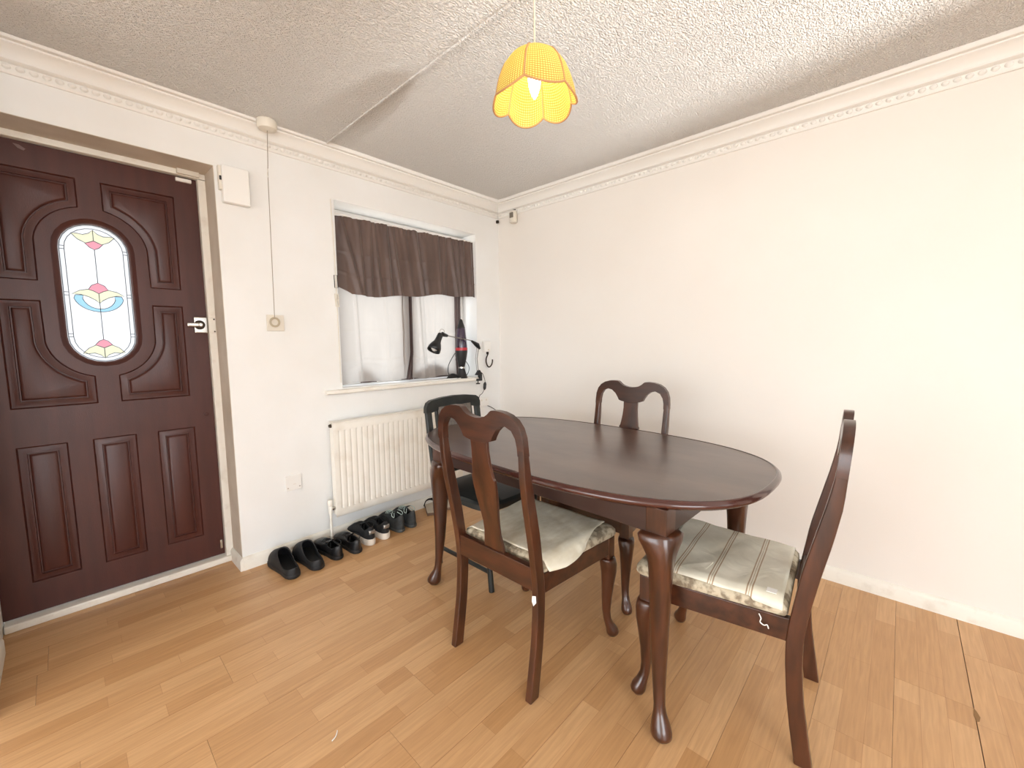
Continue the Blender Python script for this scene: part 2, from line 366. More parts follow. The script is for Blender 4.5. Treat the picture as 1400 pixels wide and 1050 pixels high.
def arc(cx, cz, r, a0, a1, n=10):
    return [(cx + r * math.cos(math.radians(a0 + (a1 - a0) * i / n)), cz + r * math.sin(math.radians(a0 + (a1 - a0) * i / n))) for i in range(n + 1)]
def stadium(r, z0=1.262, z1=1.66, n=12):
    return arc(0, z1, r, 0, 180, n) + arc(0, z0, r, 180, 360, n)
def panel_tr(sx, top):
    R_ = .187; a = math.degrees(math.acos(.041 / R_))
    if top:
        P = [(.307, 1.968), (.041, 1.968)] + arc(0, 1.66, R_, a, 8, 9) + [(.187, 1.505), (.307, 1.505)]
    else:
        P = [(.307, .953), (.307, 1.418), (.187, 1.418)] + arc(0, 1.262, R_, -8, -a, 9) + [(.041, .953)]
    return [(sx * x_, z_) for x_, z_ in P]
panels = [panel_tr(s_, t_) for s_ in (1, -1) for t_ in (True, False)]
for x0 in (-.306, -.071, .164):
    panels.append([(x0, .177), (x0 + .152, .177), (x0 + .152, .783), (x0, .783)])
def signed(P): return sum(P[i][0] * P[(i + 1) % len(P)][1] - P[(i + 1) % len(P)][0] * P[i][1] for i in range(len(P)))
def inset(P, d):
    P = P if signed(P) > 0 else P[::-1]; n = len(P); out = []
    for i in range(n):
        a = Vector(P[i - 1]); b = Vector(P[i]); c = Vector(P[(i + 1) % n])
        n1 = Vector((-(b - a).y, (b - a).x)).normalized(); n2 = Vector((-(c - b).y, (c - b).x)).normalized()
        q = 1 + n1.dot(n2); v = (n1 + n2) / max(q, .35)
        out.append((b.x + v.x * d, b.y + v.y * d))
    return out
GL = stadium(.137)
leaf = MB().plate([(-.4025, .040), (.4070, .040), (.4070, 2.076), (-.4025, 2.076)], panels + [GL], 0.0, .044).build('door_leaf', M['door'], door, bevel=.0025)
for P in panels:
    P = P if signed(P) > 0 else P[::-1]
    prof = [(.0, .002), (.004, .009), (.009, .009), (.022, .003), (.028, .002), (.030, .009), (.034, .009), (.038, .003), (.044, .001)]
    rings = [[(x_, d_, z_) for x_, z_ in inset(P, i_)] for i_, d_ in prof]
    mb = MB(); mb.loft(rings, False)
    last = rings[-1]; k = len(mb.v) - len(last)
    tri = tessellate_polygon([[Vector((p[0], p[2], 0)) for p in last]])
    mb.f += [tuple(k + i for i in t) for t in tri]
    mb.add([(x_, .03, z_) for x_, z_ in P], [tuple(range(len(P)))])
    mb.build('door_panel', M['door'], door, smooth=True)
# dished surround of the glass
rings = [[(x_, d_, z_) for x_, z_ in stadium(r_)] for r_, d_ in ((.1372, .000), (.134, .003), (.123, .013), (.120, .0135), (.1165, .0135), (.1165, .03))]
MB().loft(rings, False).build('glass_surround', M['door'], door, smooth=True)

def glass(name, col, tr, tf=.85):
    m = mat(name, col, .12, col2=None, bump=.0015, bscale=55, trans=tr, tfac=tf)
    return m
G = {'w': glass('white_textured_glass', srgb(230, 232, 232), (.36, .36, .365, 1)),
     'p': glass('pink_glass', srgb(220, 90, 110), (1.0, .46, .54, 1)),
     'y': glass('pale_yellow_glass', srgb(230, 220, 150), (1.0, .98, .74, 1)),
     'b': glass('pale_blue_glass', srgb(120, 190, 225), (.50, .82, 1.0, 1))}
lead_m = mat('dark_lead_came', srgb(52, 54, 60), .5, metal=.3)
MB().add([(x_, .022, z_) for x_, z_ in stadium(.1185)], [tuple(range(len(stadium(.1185))))]).build('pane', G['w'], leaf)
def pane(P, k):
    tri = tessellate_polygon([[Vector((p[0], p[1], 0)) for p in P]]); MB().add([(x_, .0180, z_) for x_, z_ in P], [tuple(t) for t in tri]).build('pane', G[k], leaf)
    lead.loop_tube([(x_, .0165, z_) for x_, z_ in P], .0013, 5)
lead = MB()
def mirror(P): return [(-x_, z_) for x_, z_ in P]
topf = [(-.072, 1.728), (-.052, 1.704), (-.027, 1.690), (0, 1.704), (0, 1.752), (-.014, 1.736), (-.034, 1.727), (-.056, 1.730)]
for P in (topf, mirror(topf)): pane(P, 'y')
pane([(-.029, 1.689), (-.015, 1.672), (0, 1.664), (.015, 1.672), (.029, 1.689), (.014, 1.696), (0, 1.703), (-.014, 1.696)], 'p')
flip = lambda P: [(x_, 2 * 1.459 - z_ - .004) for x_, z_ in P]
for P in (topf, mirror(topf)): pane(flip(P), 'y')
pane([(-.029, 1.225), (-.015, 1.243), (0, 1.250), (.015, 1.243), (.029, 1.225), (.014, 1.218), (0, 1.211), (-.014, 1.218)], 'p')
pane([(-.033, 1.481), (-.022, 1.500), (0, 1.512), (.022, 1.500), (.033, 1.481), (.016, 1.474), (0, 1.463), (-.016, 1.474)], 'p')
wing = [(-.088, 1.457), (-.062, 1.474), (-.034, 1.481), (-.016, 1.474), (0, 1.463), (0, 1.418), (-.012, 1.432), (-.034, 1.447), (-.060, 1.456)]
for P in (wing, mirror(wing)): pane(P, 'y')
pane([(-.078, 1.453)] + [(.085 * math.cos(math.radians(a)), 1.453 + .074 * math.sin(math.radians(a))) for a in range(192, 350, 12)] + [(.078, 1.453), (.053, 1.453)] +
     [(.057 * math.cos(math.radians(a)), 1.453 + .061 * math.sin(math.radians(a))) for a in range(345, 190, -15)] + [(-.053, 1.453)], 'b')
for r_ in (.113, .097): lead.loop_tube([(x_, .0165, z_) for x_, z_ in stadium(r_)], .0013, 5)
for za, zb in ((1.664, 1.512), (1.463, 1.379), (1.379, 1.250), (1.211, 1.166)): lead.tube([(0, .0165, za), (0, .0165, zb)], .0013, 5)
for s_ in (-1, 1):
    for z_ in (1.668, 1.654, 1.464, 1.450, 1.276, 1.262): lead.tube([(s_ * .097, .0165, z_), (s_ * .113, .0165, z_)], .0013, 5)
lead.build('lead_came', lead_m, leaf)
# night latch, keep plate, lower bolt, contact sensor and marks
lk = MB().box(.345, .405, -.026, 0, 1.283, 1.368).build('night_latch', M['chrome'], door, bevel=.005)
o = MB().lathe([(.024, 0), (.024, .006), (.018, .010)], n=20).build('latch_rose', M['brass_dark'], lk)
o.rotation_euler = (PI / 2, 0, 0); o.location = (.368, -.026, 1.326)
MB().box(.313, .376, -.046, -.034, 1.316, 1.336).build('latch_snib', M['chrome'], lk, bevel=.004)
o = MB().lathe([(.010, 0), (.010, .022), (.007, .024)], n=14).build('latch_knob', M['chrome'], lk)
o.rotation_euler = (PI / 2, 0, 0); o.location = (.368, -.034, 1.326)
MB().box(.407, .438, -.034, -.0305, 1.284, 1.366).build('keep_plate', M['worn_white'], door, bevel=.002)
for z_ in (1.292, 1.357): o = MB().lathe([(.004, 0), (.004, .002)], n=10).build('screw', M['brass_dark'], door); o.rotation_euler = (PI / 2, 0, 0); o.location = (.432, -.034, z_)
o = MB().lathe([(.011, 0), (.011, .003), (.006, .005)], n=14).build('keyhole_cover', M['door'], door); o.rotation_euler = (PI / 2, 0, 0); o.location = (.371, 0, .846)
MB().box(.386, .398, -.006, 0, .075, .125).build('bolt_plate', M['chrome'], door, bevel=.002)
MB().plate([(-.213, 2.062), (-.195, 2.060), (-.178, 2.048), (-.184, 2.040), (-.200, 2.046)], [], -.001, .0005).build('paint_scuff', mat('scuff', srgb(120, 96, 92), .6), door)
s1 = MB().box(.322, .414, -.048, -.031, 2.080, 2.104).build('contact_sensor', M['plastic_y'], bevel=.003); s1.location = (DC, .205, 0)
tag(s1, 'small white door contact sensor on the frame above the red door', 'sensor')
s2 = MB().box(.320, .385, -.016, -.0005, 2.050, 2.068).build('contact_magnet', M['plastic'], bevel=.003); s2.location = (DC, .205, 0)
tag(s2, 'white magnet strip at the top corner of the red door', 'magnet')

# ------------------------------------------------------------------ window
win = struct(empty('window_1', (WX0, 0, WZ0)))         # local: x right, y outwards, z up
WW, WH = WX1 - WX0, WZ1 - WZ0
for a, b in ((0, .045), (.55, .59), (WW - .085, WW)): MB().box(a, b, .17, .225, 0, WH).build('window_frame', M['plastic'], win, bevel=.005)
for a, b in ((0, .045), (WH - .045, WH)): MB().box(.045, WW - .045, .172, .223, a, b).build('window_frame', M['plastic'], win, bevel=.005)
MB().box(.045, WW - .045, .176, .22, WH - .30, WH - .27).build('transom', M['plastic'], win, bevel=.004)
gm = bpy.data.materials.new('clear_glass'); gm.use_nodes = True
_nt = gm.node_tree; _p = _nt.nodes['Principled BSDF']; _t = _nt.nodes.new('ShaderNodeBsdfTransparent'); _m = _nt.nodes.new('ShaderNodeMixShader'); _m.inputs[0].default_value = .92
_p.inputs['Roughness'].default_value = .02; _p.inputs['Base Color'].default_value = (.8, .85, .9, 1)
_nt.links.new(_p.outputs[0], _m.inputs[1]); _nt.links.new(_t.outputs[0], _m.inputs[2]); _nt.links.new(_m.outputs[0], _nt.nodes['Material Output'].inputs[0])
for a, b in ((.045, .55), (.59, WW - .045)):
    for c, d in ((.045, WH - .30), (WH - .27, WH - .045)): MB().box(a, b, .197, .201, c, d).build('pane', gm, win)
# sill board with a rounded nose
sp = [(.17, -.004), (-.030, -.004), (-.036, .000), (-.038, .008), (-.036, .018), (-.030, .022), (.17, .022)]
sill = MB().loft([[(x_, y_, z_ - .028) for y_, z_ in sp] for x_ in (-.115, .0, WW, WW + .012)]).build('window_sill', M['white_gloss'], win, smooth=True)
# horns beside the opening stay in front of the wall: trim the sill body to the opening there
bm = bmesh.new(); bm.from_mesh(sill.data)
for v in bm.verts:
    if (v.co.x < -.05 or v.co.x > WW + .005) and v.co.y > 0: v.co.y = 0.0
bm.to_mesh(sill.data); bm.free()

# ------------------------------------------------------------------ curtains
def satin(name, base, col2, tr, tf, rough=.38):
    return mat(name, base, rough, col2=col2, nscale=3, nstretch=(3, 1, 1), sheen=.3, bump=.0018, bscale=14, bstretch=(2.2, 1, .7), trans=tr, tfac=tf)
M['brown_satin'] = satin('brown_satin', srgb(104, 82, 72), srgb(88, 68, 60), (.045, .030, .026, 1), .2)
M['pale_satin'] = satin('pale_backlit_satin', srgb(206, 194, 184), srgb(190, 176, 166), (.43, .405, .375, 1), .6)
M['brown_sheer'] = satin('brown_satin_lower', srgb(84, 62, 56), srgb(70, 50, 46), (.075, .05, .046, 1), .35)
def curtain(name, x0, x1, top, bot, yf, m, nx=90, nz=40, th=.0012):
    vs = []; fs = []
    for j in range(nz + 1):
        t = j / nz
        for i in range(nx + 1):
            s_ = i / nx; xx, yy_ = yf(s_, t)
            z0 = top(s_); z1 = bot(s_)
            vs.append((x0 + (x1 - x0) * xx, yy_, z0 + (z1 - z0) * t))
    for j in range(nz):
        for i in range(nx):
            a = j * (nx + 1) + i; fs.append((a, a + 1, a + nx + 2, a + nx + 1))
    return MB().add(vs, fs).build(name, m, None, smooth='full')
FOLDS = [(.075, .10, .016, .012), (.145, .02, .011, .010), (.205, -.01, .012, .008), (.245, .03, .010, .007), (.318, .015, .014, .013), (.372, .05, .013, .008), (.455, .05, .016, .006), (.535, .045, .012, .012), (.565, .03, .016, -.006), (.69, .02, .014, .007), (.745, -.02, .012, .006), (.812, .05, .014, .014), (.862, .02, .010, .009), (.905, .015, .012, .008), (.965, .0, .014, .010)]
def vfold(s_, t):
    y_ = .004 * math.sin(2 * PI * 2.6 * s_ + 1.1)
    for s0, sl, w_, a_ in FOLDS:
        d_ = (s_ - s0 - sl * (t - .4)) / w_
        y_ -= 1.35 * a_ * math.exp(-d_ * d_) * (.75 + .4 * t) - .45 * a_ * math.exp(-((d_ - 1.9) ** 2))
    y_ += .0035 * math.sin(2 * PI * 37 * s_) * max(0, 1 - t / .14)
    return y_
def crease(t, zs, a=.004, w_=.02):
    return sum(a * max(0, 1 - abs(t - z) / w_) for z in zs)
def val_bot(s_):
    b_ = 1.530 + .052 * s_ - .012 * math.sin(2 * PI * s_) + .006 * math.sin(21 * s_)
    return b_ + .050 * max(0, 1 - s_ / .085)
val = curtain('curtain_valance', WX0 + .003, WX1 - .002, lambda s_: 2.006 + .016 * s_ - .003 * math.sin(60 * s_), val_bot,
              lambda s_, t: (s_, .034 + vfold(s_, t) - .014 * t - crease(t, (.47, .76), .0035) + .018 * max(0, 1 - s_ / .06)), M['brown_satin'], 240, 50)
tag(val, 'brown satin curtain valance hanging across the top of the window', 'curtain')
LF = [(.135, .02, .010, .012), (.355, .03, .012, .006), (.50, .05, .014, .006), (.655, .05, .014, .014), (.72, .02, .014, -.008), (.80, -.03, .012, .005), (.90, .0, .012, .004)]
def low(s_, t):
    y_ = .088 + .004 * math.sin(2 * PI * 1.7 * s_)
    for s0, sl, w_, a_ in LF:
        d_ = (s_ - s0 - sl * (t - .4)) / w_
        y_ -= a_ * math.exp(-d_ * d_)
    y_ -= crease(t, (.64, .93 - .05 * abs(math.sin(8 * s_)) , .845), .004, .012) + .002 * math.sin(19 * s_ + 11 * t) * math.sin(7 * s_ - 9 * t)
    y_ += .014 * max(0, (t - .86) / .14) * math.sin(23 * s_)
    return (s_ + (.012 * math.sin(PI * min(1, t * 1.05)) if s_ < .5 else -.008 * t) * (1 - abs(2 * s_ - 1)) + .022 * (1 - s_) * max(0, t - .45), y_)
lc = curtain('window_curtain', WX0 + .022, -.425, lambda s_: 1.90, lambda s_: .953 + .014 * abs(math.sin(9 * s_)), low, M['pale_satin'], 200, 90)
tag(lc, 'pale backlit satin curtain filling the lower part of the window', 'curtain')
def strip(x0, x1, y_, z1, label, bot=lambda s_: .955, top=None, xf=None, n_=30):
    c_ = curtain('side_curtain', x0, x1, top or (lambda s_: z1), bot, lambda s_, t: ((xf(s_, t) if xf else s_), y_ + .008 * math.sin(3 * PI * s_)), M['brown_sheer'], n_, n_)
    tag(c_, label, 'curtain', 'brown curtain folds'); return c_  # strips set behind the pale sheet are added layers that dim its backlight
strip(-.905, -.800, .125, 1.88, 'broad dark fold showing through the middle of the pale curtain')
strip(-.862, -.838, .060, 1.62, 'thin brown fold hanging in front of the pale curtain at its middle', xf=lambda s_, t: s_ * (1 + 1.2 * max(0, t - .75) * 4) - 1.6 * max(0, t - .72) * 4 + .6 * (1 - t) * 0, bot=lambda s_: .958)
strip(-.800, -.430, .118, 1.15, 'dark brown layer added behind the lower right of the pale curtain', top=lambda s_: 1.005 + .055 * math.sin(PI * min(1, s_ * 1.1)))
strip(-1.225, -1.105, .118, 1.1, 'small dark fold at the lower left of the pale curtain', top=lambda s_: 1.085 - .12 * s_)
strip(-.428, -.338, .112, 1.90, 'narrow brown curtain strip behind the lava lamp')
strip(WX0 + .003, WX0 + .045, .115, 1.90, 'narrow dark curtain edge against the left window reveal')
rod = MB().tube([(WX0 + .001, .036, 2.014), (WX1 - .001, .036, 2.026)], .006, 10).build('curtain_rod', M['plastic'], smooth=True)
tag(rod, 'thin white rod carrying the brown valance in the window recess', 'curtain rod')

# cord and cleats on the left of the window
cd = empty('blind_cord', (-1.422, 0, 2.08))
MB().tube([(-.006, -.006, 0), (.0, -.008, -.3), (.003, -.006, -.55), (.005, -.006, -1.10)], .0025, 6).build('cord', M['plastic_y'], cd)
MB().loop_tube([(x_, -.008, z_) for x_, z_ in ((-.008, -.445), (.012, -.445), (.014, -.52), (-.006, -.52))], .0022, 6).build('cleat', M['brass_dark'], cd)
cl = MB().plate([(-.008, -.555), (.014, -.555), (.017, -.635), (-.004, -.635)], [[(-.003, -.562), (.009, -.562), (.010, -.588), (-.002, -.588)], [(-.001, -.598), (.010, -.598), (.012, -.626), (.0, -.626)]], -.012, -.001).build('cleat', M['plastic_y'], cd)
tag(cd, 'white cord with small cleats down the left edge of the window', 'cord')

# ------------------------------------------------------------------ radiator
rad = empty('radiator', (-1.52, 0, .165))
RW, RH = 1.0, .585
xs = []; x = .012
mb = MB(); prof = [(0.0, -.094), (.02, -.094)]
x = .02; pitch = .0375
while x + pitch < RW - .015:
    prof += [(x + .006, -.0945), (x + .012, -.0925), (x + .0155, -.0895), (x + .0185, -.0895), (x + .022, -.0925), (x + .028, -.0945), (x + pitch, -.094)]; x += pitch
prof += [(RW, -.094)]
zz = [(.0, .010), (.012, 0), (.05, 0), (.052, 1), (RH - .052, 1), (RH - .05, 0), (RH - .012, 0), (RH, .010)]
rings = []
for z_, f_ in zz:
    rings.append([(px, (py if f_ == 1 else -.094 + (f_ if f_ < 1 else 0)), z_) for px, py in prof])
mb.loft(rings, False, closed=False)
mb.add([(0, -.094, 0), (0, -.082, 0), (0, -.082, RH), (0, -.094, RH)], [(0, 1, 2, 3)])
mb.build('front_panel', M['white_gloss'], rad, smooth=True)
MB().box(.0, RW, -.082, -.040, .01, RH - .006).build('back_panel', M['white_gloss'], rad, bevel=.006)
MB().box(.0, RW, -.095, -.038, RH - .004, RH + .003).build('top_grille', M['white_gloss'], rad, bevel=.003)
for x_ in (.12, .88): MB().box(x_, x_ + .04, -.04, -.0005, .08, .48).build('wall_bracket', M['white_gloss'], rad)
vv = empty('valve', (0, 0, 0)); vv.parent = rad
bpy.data.objects.remove(vv)
va = MB().lathe([(.012, .03), (.013, .035), (.013, .07), (.011, .074), (.014, .078), (.0155, .10), (.013, .112), (.006, .114)], -.028, -.066, 16).build('valve', M['white_gloss'], rad, smooth=True)
MB().tube([(-.028, -.066, .04), (-.028, -.066, -.165)], .0075, 10).build('feed_pipe', M['white_gloss'], va, smooth=True)
MB().tube([(-.028, -.066, .055), (-.005, -.066, .055), (.004, -.066, .055)], [.009, .012, .012], 12).build('tail_piece', M['chrome'], va, smooth=True)
MB().tube([(0, -.066, RH - .02), (-.012, -.066, RH - .02)], [.012, .009], 12).build('bleed_plug', M['brass_dark'], rad, smooth=True)
tag(rad, 'white ribbed panel radiator on the wall under the window', 'radiator')

# ------------------------------------------------------------------ wall fittings
def plate_fit(name, x0, x1, z0, z1, d=.010, m='plastic'):
    e = empty(name, (x0, 0, z0)); MB().box(0, x1 - x0, -d, -.0003, 0, z1 - z0).build('plate', M[m], e, bevel=.003); return e
e = plate_fit('blank_plate', -1.771, -1.683, .375, .465, .009)
for x_ in (.012, .076): MB().tube([(x_, -.0095, .018), (x_, -.0085, .018)], .003, 8).build('screw', M['chrome'], e)
MB().box(.040, .056, -.0095, -.0088, .034, .037).build('embossed_mark', M['plastic_y'], e)
tag(e, 'square white blank outlet plate low on the wall left of the radiator', 'wall plate')
e = plate_fit('switch_plate', -1.814, -1.726, 1.294, 1.382, .011, 'plastic_y')
MB().tube([(.074, -.0098, .045), (.074, -.0085, .045)], .0032, 8).build('screw', M['black'], e)
tag(e, 'square white wall plate behind the pull cord ring', 'wall plate')
e = empty('alarm_box', (-1.993, 0, 1.930))
MB().box(.012, .132, -.040, -.0003, .0, .180).build('cover', M['plastic'], e, bevel=.006)
MB().box(.0, .018, -.026, -.0003, .06, .176).build('side_flap', M['plastic_y'], e, bevel=.003)
MB().box(.003, .012, -.030, -.024, .105, .125).build('catch', M['black'], e, bevel=.001)
tag(e, 'white plastic box on the wall at the top right of the door', 'fuse box')
e = plate_fit('double_socket', -.262, -.150, .690, .762, .009)
for x_ in (.026, .078): MB().box(x_, x_ + .012, -.0115, -.0085, .045, .058).build('rocker', M['plastic_y'], e, bevel=.001)
tag(e, 'white socket outlet on the wall below the window sill near the corner', 'socket')

# ceiling pull switch
ps = empty('pull_switch', (-1.778, -.088, CEIL - .009))
MB().lathe([(.046, 0), (.047, -.006), (.046, -.030), (.041, -.041), (.020, -.046), (.006, -.047)], n=28).build('housing', M['plastic_y'], ps, smooth=True)
MB().tube([(0, 0, -.046), (-.006, .004, -.22), (-.008, .006, -.25), (-.016, .016, -1.0)], .0018, 6).build('cord', mat('grey_pull_cord', srgb(150, 140, 126), .7), ps)
MB().tube([(-.007, .003, -.235), (-.012, .0, -.26), (-.011, .0, -.28)], .0014, 6).build('knot_tail', M['plastic_y'], ps)
MB().loop_tube([(-.016 + .022 * math.cos(a), .016, -1.024 + .022 * math.sin(a)) for a in [2 * PI * i / 24 for i in range(24)]], .0055, 8).build('pull_ring', mat('aged_ring', srgb(176, 164, 140), .4), ps, smooth=True)
tag(ps, 'ceiling pull switch with a long hanging cord and ring', 'pull switch')

# motion detector in the corner of the right wall
e = empty('motion_sensor', (0, -.196, 2.175))
MB().loft([sring(-.026, 0, z_, a_, b_, 0, 16, 3.5) for z_, a_, b_ in ((0, .014, .020), (.008, .024, .030), (.085, .025, .031), (.096, .018, .026))]).build('body', M['plastic_y'], e, smooth=True)
MB().box(-.053, -.046, -.020, .020, .040, .082).build('lens', mat('grey_lens', srgb(120, 112, 100), .25), e, bevel=.004)
MB().box(-.016, -.0003, -.012, .012, .085, .112).build('bracket', M['brass_dark'], e, bevel=.002)
tag(e, 'small motion sensor high on the right wall by the corner', 'sensor')
e = MB().box(-.030, -.014, -.022, -.0005, 2.212, 2.235).build('cable_clip', M['brass_dark'], bevel=.002)
tag(e, 'small dark clip just under the cornice in the corner', 'clip')

# plug, hook and loose cable on the window wall
e = empty('wall_plug', (-.212, 0, 1.145))
MB().box(0, .075, -.032, -.0003, .0, .088).build('body', M['plastic'], e, bevel=.006)
MB().box(.040, .052, -.036, -.030, .012, .022).build('switch', M['plastic_y'], e, bevel=.001)
tag(e, 'white plastic box on the wall right of the window', 'wall plug')
e = empty('wall_hook', (-.150, 0, 1.018))
hk = smooth_pts([(-.001, -.004, .122), (-.003, -.010, .105), (-.026, -.016, .075), (-.030, -.018, .040), (-.016, -.020, .008), (.004, -.022, .0), (.026, -.024, .018), (.036, -.024, .045), (.036, -.024, .062)], 5)
MB().tube(hk, .0055, 8).build('hook', M['brass_dark'], e, smooth=True)
MB().box(-.012, .012, -.007, -.0003, .105, .132).build('back_plate', M['brass_dark'], e, bevel=.002)
tag(e, 'dark metal hook on the wall right of the window', 'hook')
lcab = MB().tube(smooth_pts([(-.158, -.004, .688), (-.130, -.010, .676), (-.085, -.012, .650), (-.062, -.010, .632), (-.064, -.006, .600), (-.075, -.005, .40), (-.08, -.020, .085)], 5), .003, 6).build('loose_cable', M['black'], smooth=True)
tag(lcab, 'thin black cable against the wall near the room corner', 'cable')

# ------------------------------------------------------------------ lava lamp and clamp lamp on the sill
SZ = WZ0 - .006
lv = empty('lava_lamp', (-.408, .028, SZ))
MB().lathe([(.044, 0), (.046, .006), (.040, .020), (.028, .060), (.022, .085), (.026, .100), (.038, .150), (.047, .205), (.048, .225)], n=24).build('base', M['black'], lv, smooth=True)
MB().lathe([(.0235, .072), (.0235, .094)], n=24).build('chrome_collar', M['chrome'], lv, smooth=True)
lm = mat('purple_liquid_glass', srgb(58, 36, 66), .08, col2=srgb(40, 26, 50), nscale=8, coat=.6)
MB().lathe([(.0478, .226), (.046, .260), (.041, .320), (.034, .385), (.031, .400)], n=24).build('globe', lm, lv, smooth=True)
MB().lathe([(.0483, .222), (.0487, .230), (.0480, .241), (.0475, .244)], n=24).build('wax', mat('red_wax', srgb(190, 40, 52), .3), lv, smooth=True)
MB().lathe([(.0325, .398), (.030, .405), (.019, .440), (.012, .462), (.004, .470)], n=20).build('cap', M['black'], lv, smooth=True)
tag(lv, 'black lava lamp with purple liquid and red wax on the window sill', 'lava lamp')
cbl = MB().tube(smooth_pts([(-.45, .055, SZ + .008), (-.52, .050, SZ + .03), (-.53, .045, SZ + .10), (-.49, .04, SZ + .17), (-.455, .05, SZ + .20)], 6), .003, 6).tube(
    smooth_pts([(-.56, .03, SZ + .006), (-.52, .02, SZ + .04), (-.47, .02, SZ + .028), (-.50, .01, SZ + .006), (-.44, -.005, SZ + .012), (-.36, .015, SZ + .03), (-.33, .03, SZ + .09), (-.355, .06, SZ + .15)], 6), .003, 6).build('lamp_cable', M['black'], smooth=True)
tag(cbl, 'tangle of thin black cable around the lava lamp foot', 'cable')
tr = MB().loft([sring(-.49, .045, SZ + z_, a_, b_, .3, 18, 2.2) for z_, a_, b_ in ((0, .050, .030), (.012, .054, .034), (.030, .040, .026), (.040, .014, .010))]).build('power_adapter', M['black'], smooth=True)
tag(tr, 'small black power adapter on the sill left of the lava lamp', 'adapter')

dk = empty('clamp_lamp', (-.292, -.040, .94))
MB().plate([(-.028, .020), (.006, .062), (.030, .030), (.030, -.028), (-.020, -.028), (-.020, -.010), (.008, -.010), (.008, .018)], [], -.016, .016).build('clamp', M['black'], dk, bevel=.003)
MB().tube([(-.004, 0, -.028), (-.004, 0, -.046)], .004, 8).tube([(-.004, 0, -.046), (-.004, 0, -.054)], .017, 12).build('clamp_screw', M['black'], dk, smooth=True)
a1 = (0, 0, .055); a2 = (-.010, 0, .15); a3 = (.006, -.004, .245); a4 = (-.025, -.004, .285); a5 = (-.345, -.02, .338)
M['grey_arm'] = mat('grey_metal_arm', srgb(150, 146, 142), .3, metal=.9)
MB().tube([a1, a2, a3], .0035, 8).tube([(a1[0] - .010, .006, a1[2]), (a2[0] - .012, .006, a2[2]), (a3[0] - .014, .004, a3[2])], .0025, 6).build('lower_arm', M['grey_arm'], dk, smooth=True)
MB().tube([(.016, -.004, .232), (-.010, -.004, .262), (-.072, -.004, .296)], [.009, .020, .007], 10).build('elbow_joint', M['black'], dk, smooth=True)
MB().tube([(-.06, -.004, .296), a5], .0038, 8).build('upper_arm', M['grey_arm'], dk, smooth=True)
MB().tube([(-.325, -.02, .334), (-.375, -.022, .345)], [.010, .018], 10).build('head_joint', M['black'], dk, smooth=True)
hd = MB(); ax0 = Vector((-.385, -.022, .350)); ax1 = Vector((-.462, -.030, .225)); dv = (ax1 - ax0)
pr = [(0, .012), (.05, .020), (.35, .022), (.5, .026), (.62, .036), (.80, .046), (1.0, .048)]
hd.tube([ax0 + dv * t for t, r in pr], [r for t, r in pr], 20, cap=False)
hd.build('lamp_head', M['black'], dk, smooth=True, solid=.0015)
MB().tube([ax0 + dv * .55, ax0 + dv * .75, ax0 + dv * .92, ax0 + dv * .99], [.012, .022, .022, .010], 14).build('bulb', mat('frosted_bulb', srgb(225, 220, 212), .3), dk, smooth=True)
MB().loop_tube([(-.375 + .022 * math.cos(a), -.022, .366 + .017 * math.sin(a)) for a in [2 * PI * i / 16 for i in range(16)]], .0018, 6).build('spring', M['chrome'], dk, smooth=True)
MB().tube(smooth_pts([(.012, 0, .045), (.050, .005, .030), (.078, .008, -.020), (.084, .010, -.048)], 5), .0022, 6).tube(smooth_pts([(.074, .010, -.108), (.050, .012, -.138), (.020, .015, -.165), (.0, .02, -.30)], 5), .0022, 6).build('flex', M['black'], dk, smooth=True)
MB().tube([(.086, .010, -.046), (.082, .010, -.060), (.078, .010, -.095), (.074, .010, -.110)], [.006, .013, .013, .006], 10).build('inline_switch', M['black'], dk, smooth=True)
tag(dk, 'black clamp desk lamp fixed to the end of the window sill', 'desk lamp')

# ------------------------------------------------------------------ pendant lamp
PX, PY, PZ = -1.468, -1.618, 2.006
pend = empty('pendant_lamp', (PX, PY, PZ))
MB().tube([(0, 0, .150), (0, 0, CEIL - PZ)], .0028, 8).build('cord', mat('pendant_flex', srgb(196, 184, 160), .5), pend)
MB().lathe([(.040, CEIL - PZ - .0005), (.040, CEIL - PZ - .012), (.022, CEIL - PZ - .026), (.005, CEIL - PZ - .030)], n=24).build('ceiling_rose', M['plastic_y'], pend, smooth=True)
MB().lathe([(.006, .152), (.017, .148), (.019, .124), (.016, .120)], n=16).build('bulb_holder', M['plastic'], pend, smooth=True)
em = bpy.data.materials.new('lit_candle_bulb'); em.use_nodes = True; _n = em.node_tree.nodes; _n.remove(_n['Principled BSDF'])
_e = _n.new('ShaderNodeEmission'); _e.inputs[0].default_value = (1, .91, .54, 1); _e.inputs[1].default_value = 36
em.node_tree.links.new(_e.outputs[0], _n['Material Output'].inputs[0])
MB().lathe([(.012, .126), (.016, .110), (.0205, .085), (.0210, .070), (.0175, .045), (.010, .022), (.003, .010)], n=20).build('bulb', em, pend, smooth=True)
